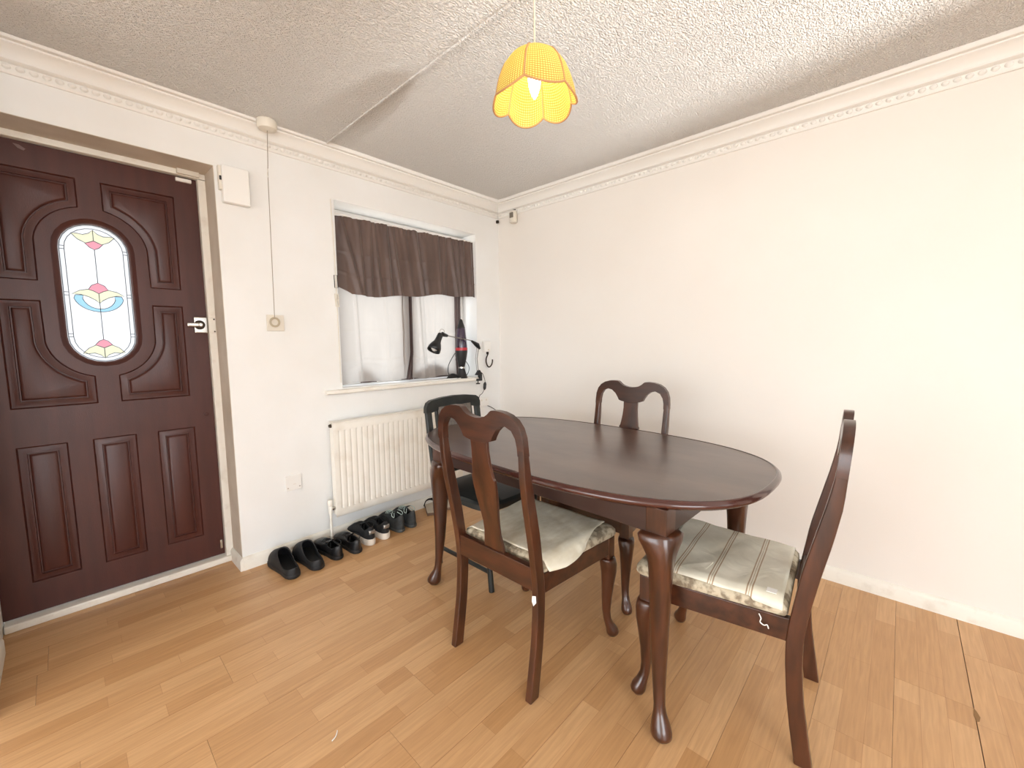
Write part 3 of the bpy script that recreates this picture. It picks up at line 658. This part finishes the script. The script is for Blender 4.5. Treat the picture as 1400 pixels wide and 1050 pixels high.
def rattan(name, c1, c2, tr):
    m = bpy.data.materials.new(name); m.use_nodes = True; nt = m.node_tree; L = nt.links.new
    p = nt.nodes['Principled BSDF']; p.inputs['Roughness'].default_value = .6
    uv = nn(nt, 'ShaderNodeTexCoord'); br = nn(nt, 'ShaderNodeTexBrick'); br.inputs['Scale'].default_value = 1
    br.offset = 0.0; br.inputs['Brick Width'].default_value = .060; br.inputs['Row Height'].default_value = .048; br.inputs['Mortar Size'].default_value = .011; br.inputs['Mortar Smooth'].default_value = .4
    br.inputs['Color1'].default_value = c1; br.inputs['Color2'].default_value = c1; br.inputs['Mortar'].default_value = c2
    L(uv.outputs['UV'], br.inputs['Vector']); L(br.outputs['Color'], p.inputs['Base Color'])
    t = nn(nt, 'ShaderNodeBsdfTranslucent'); mm = nn(nt, 'ShaderNodeMix', data_type='RGBA', blend_type='MULTIPLY'); mm.inputs[0].default_value = 1; mm.inputs[7].default_value = tr
    L(br.outputs['Color'], mm.inputs[6]); L(mm.outputs[2], t.inputs[0])
    b = nn(nt, 'ShaderNodeBump'); b.inputs['Distance'].default_value = .001; L(br.outputs['Fac'], b.inputs['Height']); b.invert = True; L(b.outputs[0], p.inputs['Normal'])
    mx = nn(nt, 'ShaderNodeMixShader'); mx.inputs[0].default_value = .26
    L(p.outputs[0], mx.inputs[1]); L(t.outputs[0], mx.inputs[2]); L(mx.outputs[0], nt.nodes['Material Output'].inputs[0])
    return m
M['rattan'] = rattan('woven_yellow_cane', srgb(246, 226, 138), srgb(192, 150, 62), (.66, .64, .28, 1))
M['cane_rim'] = mat('cane_rim', srgb(184, 136, 88), .55)
prof = [(.032, .150), (.058, .144), (.082, .127), (.102, .099), (.116, .065), (.125, .031), (.130, 0.0)]
def petal_pt(a, t):
    """a in [-1,1] across the petal, t from crown to rim"""
    i = min(int(t * 6), 5); f_ = t * 6 - i
    r0, z0 = prof[i]; r1, z1 = prof[i + 1]; r = r0 + (r1 - r0) * f_; z = z0 + (z1 - z0) * f_
    r *= 1 + .085 * (1 - a * a) * t ** .6 - .02
    z = z - (.026 * (1 - a * a) - .012) * t ** 2
    return r, z
for k in range(6):
    ang = math.radians(205.7 + 60 * k + 30)
    nx_, nt_ = 14, 16; vs = []; fs = []
    for j in range(nt_ + 1):
        for i in range(nx_ + 1):
            a = -1 + 2 * i / nx_; r, z = petal_pt(a, j / nt_); th = ang + a * math.radians(30)
            vs.append((r * math.cos(th), r * math.sin(th), z))
    for j in range(nt_):
        for i in range(nx_):
            q = j * (nx_ + 1) + i; fs.append((q, q + 1, q + nx_ + 2, q + nx_ + 1))
    o = MB().add(vs, fs).build('petal', M['rattan'], pend, smooth='full')
    uvl = o.data.uv_layers.new(name='UVMap')
    for lp in o.data.loops:
        vi = lp.vertex_index; uvl.data[lp.index].uv = ((vi % (nx_ + 1)) / nx_, (vi // (nx_ + 1)) / nt_ * 1.4)
    rim = [vs[nt_ * (nx_ + 1) + i] for i in range(nx_ + 1)]
    MB().tube(rim, .0034, 8).build('petal_rim', M['cane_rim'], o, smooth=True)
    seam = [vs[j * (nx_ + 1)] for j in range(nt_ + 1)]
    MB().tube(seam, .0030, 8).build('petal_seam', M['cane_rim'], o, smooth=True)
MB().lathe([(.033, .151), (.028, .155), (.008, .156), (.006, .150)], n=24).build('crown', M['cane_rim'], pend, smooth=True)
tag(pend, 'yellow woven petal pendant lamp hanging from the ceiling', 'pendant lamp')

# ------------------------------------------------------------------ dining table
TB = empty('dining_table', (-1.010, -1.460, 0), -.0323)
A_, B_, ZT = .8163, .4929, .7517
def oval(d, z, n=96, p=2.72): return sring(0, 0, z, B_ - d, A_ - d, 0, n, p)
MB().loft([oval(.030, ZT - .0012), oval(.015, ZT - .0012)], False).add(oval(.030, ZT - .0012), [tuple(range(96))]).build('table_top', M['tabletop'], TB, smooth=True)
MB().loft([oval(.017, ZT - .010), oval(.017, ZT), oval(.012, ZT + .0008), oval(.009, ZT - .001), oval(.007, ZT - .004), oval(.002, ZT - .008), oval(0, ZT - .015), oval(.002, ZT - .021), oval(.008, ZT - .026), oval(.013, ZT - .028), oval(.016, ZT - .031), oval(.06, ZT - .031)], False).build('moulded_edge', M['tableedge'], TB, smooth='full')
MB().loft([oval(.02, ZT - .028), oval(.02, ZT - .012)]).build('top_underside', M['apron'], TB)
AX, AY, OY = .386, .598, -.030
for s_ in (-1, 1):
    MB().box(s_ * (AX - .011) - .010, s_ * (AX - .011) + .010, -AY + .06 + OY, AY - .06 + OY, .640, ZT - .028).build('apron', M['apron'], TB, bevel=.002)
    MB().box(-AX + .06, AX - .06, s_ * (AY - .011) - .010 + OY, s_ * (AY - .011) + .010 + OY, .640, ZT - .028).build('apron', M['apron'], TB, bevel=.002)
legs = [(.642, .000, .047, .060), (.634, .002, .049, .071), (.616, .004, .051, .068), (.596, .007, .053, .057), (.572, .010, .052, .046), (.540, .012, .047, .039), (.47, .013, .040, .033), (.38, .014, .034, .030),
        (.25, .018, .026, .025), (.14, .027, .019, .019), (.095, .033, .0175, .0175), (.072, .038, .020, .020), (.048, .047, .028, .027), (.028, .054, .034, .031), (.016, .055, .034, .031), (.010, .054, .030, .028), (.0, .053, .022, .021)]
for sx in (-1, 1):
    for sy in (-1, 1):
        cx, cy = sx * (AX - .033), sy * (AY - .033) + OY; rot = math.atan2(sy, sx); dx, dy = sx / math.sqrt(2), sy / math.sqrt(2)
        mb = MB().loft([sring(cx + dx * o_, cy + dy * o_, z_, a_, b_, rot, 28, 2.0 - .45 * max(0, min(1, (z_ - .42) / .16))) for z_, o_, a_, b_ in legs])
        lg = mb.build('leg', M['wood'], TB, smooth='full')
        MB().box(cx - .033, cx + .033, cy - .033, cy + .033, .640, ZT - .028).build('leg_block', M['wood'], lg, bevel=.003)
tag(TB, 'dark mahogany oval dining table on cabriole legs', 'dining table')

# ------------------------------------------------------------------ mahogany chairs
PT = [(0, .034, .078), (.05, .027, .070), (.1, .019, .062), (.2, .006, .047), (.30, -.001, .040), (.36, -.003, .039), (.42, .002, .043), (.47, .009, .050), (.575, .024, .068), (.685, .048, .090), (.785, .070, .106), (.87, .085, .111), (1.0, .094, .120)]
M['floral'] = mat('floral_seat_fabric', srgb(190, 178, 154), .9, col2=srgb(132, 118, 98), nscale=42, ndetail=3, fac=(.42, .6), bump=.001, bscale=120)
def seat_outline(d, z, w0=.205, w1=.246, y0=-.196, y1=.236, n=10, r=.035):
    w0 -= d; w1 -= d; y0 += d; y1 -= d
    cs = [(w0, y0), (w1, y1), (-w1, y1), (-w0, y0)]; out = []
    for i in range(4):
        p0 = Vector(cs[i - 1]); p1 = Vector(cs[i]); p2 = Vector(cs[(i + 1) % 4])
        rr = r if i in (1, 2) else .012
        a = p1 + (p0 - p1).normalized() * rr; b = p1 + (p2 - p1).normalized() * rr
        for k in range(5):
            t = k / 4; q = a * (1 - t) ** 2 + p1 * 2 * t * (1 - t) + b * t * t; out.append((q.x, q.y, z))
        # points along the straight
        q0 = b; q1 = Vector(cs[(i + 1) % 4]) + (p1 - Vector(cs[(i + 1) % 4])).normalized() * (r if (i + 1) % 4 in (1, 2) else .012)
        for k in range(1, 6):
            q = q0 + (q1 - q0) * k / 6; out.append((q.x, q.y, z))
    return out
def make_chair(name):
    t = empty(name)
    for s_ in (-1, 1):
        rings = []
        for k in range(25):
            z = .885 * k / 24; f_, b_ = lerp_table(PT, z); xo = .212 if z < .45 else .212 + .004 * (z - .45) / .45; xi = xo - .027
            rings.append([(s_ * xo, -.2 - b_, z), (s_ * xo, -.2 - f_, z), (s_ * xi, -.2 - f_, z), (s_ * xi, -.2 - b_, z)])
        MB().loft(rings).build('rear_leg', M['wood'], t, bevel=.004)
    outer = [(0, .966), (.022, .968), (.045, .974), (.060, .983), (.070, .992), (.079, .998), (.100, 1.000), (.130, .998), (.160, .990), (.185, .975), (.203, .952), (.213, .922), (.216, .885), (.216, .862)]
    inner = [(.188, .862), (.187, .890), (.181, .918), (.166, .941), (.140, .952), (.114, .946), (.092, .928), (.077, .906), (.070, .892), (.056, .887), (.040, .884), (.020, .880), (0, .879)]
    half = outer + inner; P = half + [(-x_, z_) for x_, z_ in inner[::-1][1:]] + [(-x_, z_) for x_, z_ in outer[::-1][:-1]]
    yb = lambda z: lerp_table(PT, z)
    mb = MB().plate(P, [], 0, 1)
    mb.v = [(x_, -.2 - (yb(z_)[1] if d_ > .5 else yb(z_)[0] + (.0)), z_) for x_, d_, z_ in mb.v]
    mb.build('crest_rail', M['wood_h'], t, bevel=.006, seg=3)
    sp_ = [(.445, .050), (.475, .050), (.500, .045), (.530, .040), (.57, .040), (.61, .045), (.66, .053), (.71, .058), (.745, .058), (.752, .053), (.775, .049), (.81, .044), (.85, .041), (.886, .042)]
    rings = []
    for z_, hw in sp_:
        f_, b_ = lerp_table(PT, z_); mid = -.2 - (f_ + b_) / 2
        rings.append([(-hw, mid - .006, z_), (hw, mid - .006, z_), (hw, mid + .006, z_), (-hw, mid + .006, z_)])
    MB().loft(rings).build('splat', M['wood'], t, bevel=.002)
    MB().box(-.186, .186, -.240, -.214, .380, .462).build('rear_rail', M['wood_h'], t, bevel=.003)
    for s_ in (-1, 1):
        a = Vector((s_ * .208, -.205)); b = Vector((s_ * .240, .190)); n_ = Vector((-s_, 0)) * .022
        MB().loft([[(p.x, p.y, .362), (p.x + n_.x, p.y, .362), (p.x + n_.x, p.y, .432), (p.x, p.y, .432)] for p in (a, b)]).build('side_rail', M['wood_h'], t, bevel=.003)
    MB().box(-.205, .205, .196, .218, .362, .432).build('front_rail', M['wood_h'], t, bevel=.003)
    fl_ = [(.345, .0, .032, .034), (.335, .003, .034, .037), (.315, .007, .035, .036), (.28, .009, .032, .030), (.23, .006, .026, .025), (.17, .002, .021, .0205), (.11, .001, .017, .017), (.075, .005, .016, .016),
           (.052, .014, .019, .018), (.034, .024, .024, .022), (.020, .028, .026, .0235), (.010, .028, .024, .022), (0, .027, .017, .016)]
    for s_ in (-1, 1):
        cx, cy = s_ * .2195, .1975; rot = math.atan2(1, s_); dx, dy = s_ / math.sqrt(2), 1 / math.sqrt(2)
        lg = MB().loft([sring(cx + dx * o_, cy + dy * o_, z_, a_, b_, rot, 24, 2.1 - .4 * max(0, min(1, (z_ - .2) / .1))) for z_, o_, a_, b_ in fl_]).build('front_leg', M['wood'], t, smooth='full')
        MB().box(cx - .0225, cx + .0225, cy - .0225, cy + .0225, .342, .432).build('leg_block', M['wood'], lg, bevel=.003)
    mb = MB().loft([seat_outline(d_, z_) for z_, d_ in ((.430, .012), (.432, .002), (.440, -.003), (.455, -.002), (.466, .006), (.472, .020), (.475, .05))])
    mb.build('seat', M['floral'], t, smooth=True)
    return t
chA = make_chair('dining_chair')
chB = copy_tree(chA); chC = copy_tree(chA)
chA.location = (-1.328, -1.497, 0); chA.rotation_euler = (0, 0, -PI / 2)
chB.location = (-1.052, -2.146, 0); chB.rotation_euler = (0, 0, math.radians(4.6))
chC.location = (-.735, -1.468, 0); chC.rotation_euler = (0, 0, math.radians(92))
GC = 'mahogany chairs at the oval table'
tag(chA, 'mahogany dining chair seen from behind, nearest the door', 'chair', GC)
tag(chB, 'mahogany dining chair in profile at the right end of the table', 'chair', GC)
tag(chC, 'mahogany dining chair on the far side of the table against the right wall', 'chair', GC)
o = MB().plate([(-.012, .352), (.004, .358), (.006, .335), (-.006, .318), (-.013, .332)], [], 0, .0007).build('chipped_paint', M['plastic'], chA)
o.location = (.200, -.2412, .012)
wm = MB().tube(smooth_pts([(0, 0, .0), (.006, 0, -.012), (.004, 0, -.024), (.014, 0, -.030), (.022, 0, -.026), (.026, 0, -.036)], 4), .0016, 5).build('paint_drip', M['plastic'], chB)
wm.location = (-.2205, -.130, .425); wm.rotation_euler = (0, 0, -PI / 2)

# loose covers laid on the seats
def stripe_mat():
    m = bpy.data.materials.new('cream_striped_cloth'); m.use_nodes = True; nt = m.node_tree; L = nt.links.new
    p = nt.nodes['Principled BSDF']; p.inputs['Roughness'].default_value = .45; p.inputs['Specular IOR Level'].default_value = .5
    tc = nn(nt, 'ShaderNodeTexCoord'); sx = nn(nt, 'ShaderNodeSeparateXYZ'); L(tc.outputs['Object'], sx.inputs[0])
    # groups of three thin stripes every 105 mm
    md = nn(nt, 'ShaderNodeMath', operation='PINGPONG'); md.inputs[1].default_value = .0525; ad = nn(nt, 'ShaderNodeMath', operation='ADD'); ad.inputs[1].default_value = .52
    L(sx.outputs['Y'], ad.inputs[0]); L(ad.outputs[0], md.inputs[0])
    cr = nn(nt, 'ShaderNodeValToRGB'); cr.color_ramp.interpolation = 'LINEAR'
    sc_ = nn(nt, 'ShaderNodeMath', operation='MULTIPLY'); sc_.inputs[1].default_value = 1 / .0525; L(md.outputs[0], sc_.inputs[0]); L(sc_.outputs[0], cr.inputs[0])
    base = srgb(228, 222, 204); st = srgb(168, 138, 104)
    e = cr.color_ramp.elements; e[0].position = 0; e[0].color = st; e[1].position = .03; e[1].color = base
    for pos, c in ((.08, base), (.11, st), (.145, st), (.175, base)):
        q = e.new(pos); q.color = c
    nz = nn(nt, 'ShaderNodeTexNoise'); nz.inputs['Scale'].default_value = 9; nz.inputs['Detail'].default_value = 5; L(tc.outputs['Object'], nz.inputs['Vector'])
    mx = nn(nt, 'ShaderNodeMix', data_type='RGBA', blend_type='MULTIPLY'); mx.inputs[0].default_value = 1
    c2 = nn(nt, 'ShaderNodeValToRGB'); c2.color_ramp.elements[0].color = (.86, .86, .84, 1); c2.color_ramp.elements[1].color = (1.05, 1.05, 1.06, 1); c2.color_ramp.elements[0].position = .35; c2.color_ramp.elements[1].position = .7
    L(nz.outputs[0], c2.inputs[0]); L(cr.outputs[0], mx.inputs[6]); L(c2.outputs[0], mx.inputs[7]); L(mx.outputs[2], p.inputs['Base Color'])
    b = nn(nt, 'ShaderNodeBump'); b.inputs['Distance'].default_value = .004; n3 = nn(nt, 'ShaderNodeTexNoise'); n3.inputs['Scale'].default_value = 11; n3.inputs['Detail'].default_value = 2; n3.inputs['Distortion'].default_value = 1.0
    L(tc.outputs['Object'], n3.inputs['Vector']); L(n3.outputs[0], b.inputs['Height']); L(b.outputs[0], p.inputs['Normal'])
    return m
M['cloth'] = stripe_mat()
M['cloth2'] = mat('plain_cream_cloth', srgb(232, 225, 206), .6, col2=srgb(219, 209, 184), nscale=14, nstretch=(3, 1, 1), bump=.004, bscale=10)
def cover(name, ch, m, label, xl, xr, yb_, yf_, seed, droop_r=0, droop_f=0, fold=False):
    rnd = random.Random(seed); N = 36; vs = []; fs = []
    ph = [rnd.random() * 6 for _ in range(6)]
    for j in range(N + 1):
        for i in range(N + 1):
            u = i / N; v = j / N; x_ = xl(v) + (xr(v) - xl(v)) * u; y_ = yb_ + (yf_ - yb_) * v
            hw = .199 + .044 * (y_ + .196) / .43
            ed = max(abs(x_) - hw + .022, 0, (y_ - .214)); z_ = .4775 - min(ed, .06) * (.55 if ed < .03 else .9) + .0016 * (1 + math.sin(17 * x_ + ph[0]) * math.sin(13 * y_ + ph[1])) + .0012 * math.sin(31 * x_ + 22 * y_ + ph[2])
            z_ += .0028 * abs(math.sin(23 * y_ + 9 * x_ + ph[3])) ** .6 + .002 * abs(math.sin(15 * x_ - 8 * y_ + ph[4])) ** .6
            vs.append((x_, y_, z_))
    for j in range(N):
        for i in range(N):
            q = j * (N + 1) + i; fs.append((q, q + 1, q + N + 2, q + N + 1))
    o = empty(name); o.location = ch.location; o.rotation_euler = ch.rotation_euler
    MB().add(vs, fs).build('cloth', m, o, smooth='full', solid=.0016)
    if fold:
        e_ = [(xl(0) + .01, .10, .484), (xl(0) + .035, .085, .486), (xl(0) + .10, .02, .486), (xl(0) + .045, .028, .484), (xl(0) + .01, .055, .482)]
        MB().add(e_ + [(a, b, c - .003) for a, b, c in e_], [(0, 1, 2, 3, 4), (9, 8, 7, 6, 5)] + [(k, (k + 1) % 5, 5 + (k + 1) % 5, 5 + k) for k in range(5)]).build('folded_corner', m, o)
        MB().box(xl(0) + .022, xl(0) + .048, -.168, -.142, .4835, .4850).build('care_label', M['plastic'], o)
    tag(o, label, 'seat cover'); return o
cover('seat_cover', chA, M['cloth2'], 'plain cream cloth on the seat of the chair seen from behind', lambda v: -.215, lambda v: .222 + .02 * math.sin(5 * v), -.188, .205, 3)
cover('seat_cover', chB, M['cloth'], 'cream striped cover on the seat of the chair in profile', lambda v: -.212 - .02 * v, lambda v: .214 + .012 * v, -.186, .190, 5, fold=True)
cover('seat_cover', chC, M['cloth2'], 'cream cloth on the seat of the chair on the far side of the table', lambda v: -.20, lambda v: .21, -.18, .23, 8)

# ------------------------------------------------------------------ black chair by the radiator
BK = empty('black_chair', (-1.050, -.90, 0), PI)      # local +y faces the table
for s_ in (-1, 1):
    MB().tube([(s_ * .188, .245, 0), (s_ * .188, .225, .20), (s_ * .186, .205, .405)], .014, 12).build('front_leg', M['blackframe'], BK, smooth=True)
    MB().tube([(s_ * .188, -.165, 0), (s_ * .188, -.165, .20), (s_ * .188, -.180, .42)], .013, 12).build('rear_leg', M['blackframe'], BK, smooth=True)
    MB().tube([(s_ * .188, .232, .095), (s_ * .188, -.165, .095)], .011, 10).build('side_stretcher', M['blackframe'], BK, smooth=True)
    rings = [[(s_ * .200, y_ - .012, z_), (s_ * .200, y_ + .012, z_), (s_ * .162, y_ + .012, z_), (s_ * .162, y_ - .012, z_)] for y_, z_ in ((-.185, .40), (-.205, .55), (-.235, .72), (-.252, .850))]
    MB().loft(rings).build('back_post', M['blackframe'], BK, bevel=.006)
    rings = [[(s_ * .135, y_ - .008, z_), (s_ * .135, y_ + .008, z_), (s_ * .118, y_ + .008, z_), (s_ * .118, y_ - .008, z_)] for y_, z_ in ((-.200, .50), (-.235, .72), (-.250, .845))]
    MB().loft(rings).build('inner_bar', M['blackframe'], BK, bevel=.003)
P = [(-.200, .835), (-.199, .865), (-.188, .890), (-.165, .903), (-.09, .913), (0, .917), (.09, .913), (.165, .903), (.188, .890), (.199, .865), (.200, .835), (.165, .835), (.13, .842), (.06, .852), (0, .855), (-.06, .852), (-.13, .842), (-.165, .835)]
mb = MB().plate(P, [], -.266, -.238); mb.build('top_rail', M['blackframe'], BK, bevel=.007)
MB().box(-.19, .19, -.214, -.190, .485, .525).build('lower_rail', M['blackframe'], BK, bevel=.005)
MB().loft([[(x_, y_ + d_, z_) for x_, d_ in ((-.118, 0), (-.07, -.006), (0, -.008), (.07, -.006), (.118, 0), (.118, .016), (0, .016), (-.118, .016))] for y_, z_ in ((-.212, .525), (-.235, .70), (-.252, .862))]).build('back_pad', M['greyfab'], BK, smooth=True)
MB().loft([sring(0, .018, z_, a_, b_, 0, 40, 5) for z_, a_, b_ in ((.396, .205, .225), (.400, .212, .232), (.425, .212, .232), (.438, .200, .220), (.442, .16, .18))]).build('seat', mat('black_vinyl', srgb(40, 42, 40), .5), BK, smooth=True)
tag(BK, 'black framed chair with grey back pad between table and radiator', 'chair')

# ------------------------------------------------------------------ shoes
CLOG_TOP = [(0, .60), (.06, .66), (.2, .70), (.35, .84), (.5, 1.06), (.6, 1.16), (.7, 1.10), (.82, .92), (.93, .66), (1.0, .25)]
def shoe(name, Ln, wid, hh, mats, label, loc, rz=0, sole_h=.022, open_=(.04, .56), collar=None, toe_h=.05, laces=None, group=None, heel_patch=None, clog=False):
    """local: heel at y=0, toe at +y"""
    t = empty(name, loc, rz)
    def hw(u):
        base = lerp_table([(0, .0), (.02, .30), (.06, .50), (.15, .66), (.35, .70), (.55, .84), (.70, .98), (.82, 1.0), (.90, .90), (.96, .66), (.99, .36), (1.0, .06)], u)[0]
        return base * wid / 2
    def top(u):
        if clog: return hh * lerp_table(CLOG_TOP, u)[0]
        return lerp_table([(0, hh * .95), (.06, hh * 1.0), (.2, hh * .93), (.4, hh * .92), (.55, hh * .86), (.7, (hh + toe_h) * .5), (.85, toe_h), (.95, toe_h * .72), (1.0, toe_h * .25)], u)[0]
    us = [0, .01, .03, .06, .1] + [.1 + .9 * k / 28 for k in range(1, 27)] + [.985, 1.0]
    na = 9; half = []
    mb = MB()
    def alpha(u):
        a, b = open_
        if u <= a or u >= b: return 0
        s_ = (u - a) / (b - a); return (1.02 if clog else .78) * math.sin(PI * s_ ** .75) ** .55
    for s_ in (-1, 1):
        rows_ = []
        for u in us:
            w_, h_, al = hw(u), top(u), alpha(u); rw = []
            for k in range(na + 1):
                th = (PI / 2 - al) * k / na; c, sn = math.cos(th), math.sin(th)
                rw.append((s_ * w_ * c ** .62 if c > 1e-6 else 0, u * Ln, sole_h * .6 + (h_ - sole_h * .6) * sn ** .9))
            rows_.append(rw)
        mb.loft(rows_, False, closed=False)
    mb.build('upper', mats['upper'], t, smooth='full', solid=.004, merge=.0004)
    # sole
    ol = [(hw(u) + .0042 - .0042 * max(0, u - .9) * 10, -.003 + u * (Ln + .003)) for u in us]; ring = [(x_, y_) for x_, y_ in ol] + [(-x_, y_) for x_, y_ in ol[::-1]]
    rr = lambda f_, z_: [(x_ * f_, Ln * .5 + (y_ - Ln * .5) * (1 + (f_ - 1) * .5) , z_) for x_, y_ in ring]
    MB().loft([rr(.94, 0), rr(1.0, .004), rr(1.02, sole_h * .6), rr(1.0, sole_h)]).build('sole', mats['sole'], t, smooth=True)
    MB().loft([rr(.86, sole_h + .001), rr(.86, sole_h + .005)]).build('insole', mats['inner'], t)
    if laces:
        for k in range(4):
            u = open_[1] - .10 + k * .055; w_ = .020 + .002 * k; z_ = top(u) + .004
            MB().tube([(-w_, u * Ln, z_ - .008), (-w_ * .3, u * Ln + .006, z_ + .002), (w_ * .3, u * Ln - .002, z_ + .002), (w_, u * Ln + .004, z_ - .008)], .0024, 6).build('lace', laces, t, smooth=True)
        u = open_[1] - .14
        for s_ in (-1, 1):
            z_ = top(u) + .006
            MB().tube(smooth_pts([(0, u * Ln, z_), (s_ * .020, u * Ln - .018, z_ + .012), (s_ * .040, u * Ln - .035, z_ - .004), (s_ * .030, u * Ln - .045, z_ - .018), (s_ * .012, u * Ln - .02, z_)], 4), .0022, 6).build('lace_bow', laces, t, smooth=True)
        MB().loft([[(-.024 * f_, u_ * Ln, top(u_) + o_), (0, u_ * Ln, top(u_) + o_ + .006), (.024 * f_, u_ * Ln, top(u_) + o_), (0, u_ * Ln, top(u_) + o_ - .004)] for u_, f_, o_ in ((open_[1] + .03, .8, -.004), (open_[1] - .08, 1, .002), (open_[1] - .20, 1.05, .016), (open_[1] - .235, .8, .020))]).build('tongue', mats['upper'], t, smooth=True)
    if heel_patch:
        pts = []
        for k in range(9):
            a = math.radians(-62 + 124 * k / 8); u = .004 + .055 * (1 - math.cos(a)); 
            pts.append((math.sin(a), u))
        rings = []
        for z_ in (hh * .62, hh * .66, hh * .78, hh * .82):
            rings.append([(sn * wid * .25, -.0035 + u * Ln * .75 + (.0 if .63 * hh < z_ < .80 * hh else .003), z_) for sn, u in pts])
        MB().loft(rings, False, closed=False).build('heel_patch', heel_patch, t, smooth='full', solid=.002)
    if group: pass
    tag(t, label, 'shoe', group); return t
clog = dict(upper=M['rubber'], sole=M['rubber'], inner=M['dark_in'])
shoe('clog', .290, .108, .092, clog, 'black rubber clog nearest the door, leftmost of the shoe row', (-1.847, -.302, 0), .0, open_=(.02, .62), toe_h=.066, clog=True, group='black clogs')
shoe('clog', .290, .108, .092, clog, 'black rubber clog second from the door in the shoe row', (-1.724, -.312, 0), .0, open_=(.02, .62), toe_h=.066, clog=True, group='black clogs')
lf = dict(upper=M['leather'], sole=M['rubber'], inner=M['dark_in'])
shoe('leather_shoe', .285, .090, .080, lf, 'black leather shoe beside the clogs', (-1.600, -.288, 0), .06, open_=(.05, .50), toe_h=.052, laces=M['lace_k'], group='black leather shoes')
shoe('leather_shoe', .285, .090, .080, lf, 'black leather shoe beside the white soled trainers', (-1.495, -.300, 0), -.015, open_=(.05, .50), toe_h=.052, laces=M['lace_k'], group='black leather shoes')
tn = dict(upper=M['mesh_fab'], sole=M['sole_w'], inner=M['dark_in'])
shoe('trainer', .28, .088, .116, tn, 'black trainer with white sole, the left one', (-1.390, -.268, 0), 0, sole_h=.040, open_=(.05, .48), toe_h=.062, laces=M['lace_k'], heel_patch=M['silver'], group='black and white trainers')
shoe('trainer', .28, .088, .116, tn, 'black trainer with white sole, beside the grey shoes', (-1.288, -.262, 0), 0, sole_h=.040, open_=(.05, .48), toe_h=.062, laces=M['lace_k'], heel_patch=M['silver'], group='black and white trainers')
gs = dict(upper=M['grey_suede'], sole=mat('dark_grey_sole', srgb(70, 72, 70), .6), inner=M['dark_in'])
shoe('walking_shoe', .28, .086, .116, gs, 'charcoal walking shoe with pale laces beside the trainers', (-1.168, -.250, 0), .05, sole_h=.020, open_=(.05, .48), toe_h=.060, laces=M['lace_b'], group='charcoal walking shoes')
shoe('walking_shoe', .28, .086, .116, gs, 'charcoal walking shoe with pale laces, rightmost of the row', (-1.078, -.248, 0), -.03, sole_h=.020, open_=(.05, .48), toe_h=.060, laces=M['lace_b'], group='charcoal walking shoes')
def sandal(loc, rz, tilt, label):
    t = empty('sandal', loc, rz); t.rotation_euler = (tilt, 0, rz)
    ring = lambda f_, z_: [(x_ * f_, y_, z_) for x_, y_ in [(.030, .0), (.034, .06), (.033, .13), (.044, .20), (.040, .25), (.018, .275), (-.018, .275), (-.042, .25), (-.045, .20), (-.034, .13), (-.034, .06), (-.030, 0)]]
    MB().loft([ring(1, 0), ring(1.03, .008), ring(1.0, .020)]).build('sole', M['brown_insole'], t, bevel=.003)
    MB().loft([ring(.94, .0202), ring(.94, .022)]).build('footbed', mat('pale_footbed', srgb(196, 184, 166), .8), t)
    for y_ in (.16, .20, .24):
        MB().tube(smooth_pts([(-.044, y_, .012), (-.03, y_ + .01, .045), (0, y_ + (.015 if y_ != .20 else -.02), .055), (.03, y_ + .01, .045), (.044, y_, .012)], 4), .005, 8).build('strap', M['dark_in'], t, smooth=True)
    tag(t, label, 'sandal', 'sandals under the radiator')
sandal((-.885, -.175, .0005), -.55, 0, 'pale strappy sandal left of the table leg below the radiator')
sandal((-.735, -.190, .0005), -.45, 0, 'pale strappy sandal right of the table leg below the radiator')

# scrap of thread on the floor
th = MB().tube(smooth_pts([(-2.116, -1.338, .0016), (-2.103, -1.333, .0016), (-2.094, -1.324, .0022), (-2.089, -1.316, .0016)], 5), .0016, 6).build('thread_scrap', M['plastic'], smooth=True)
tag(th, 'tiny curl of white thread on the bare floor', 'thread')
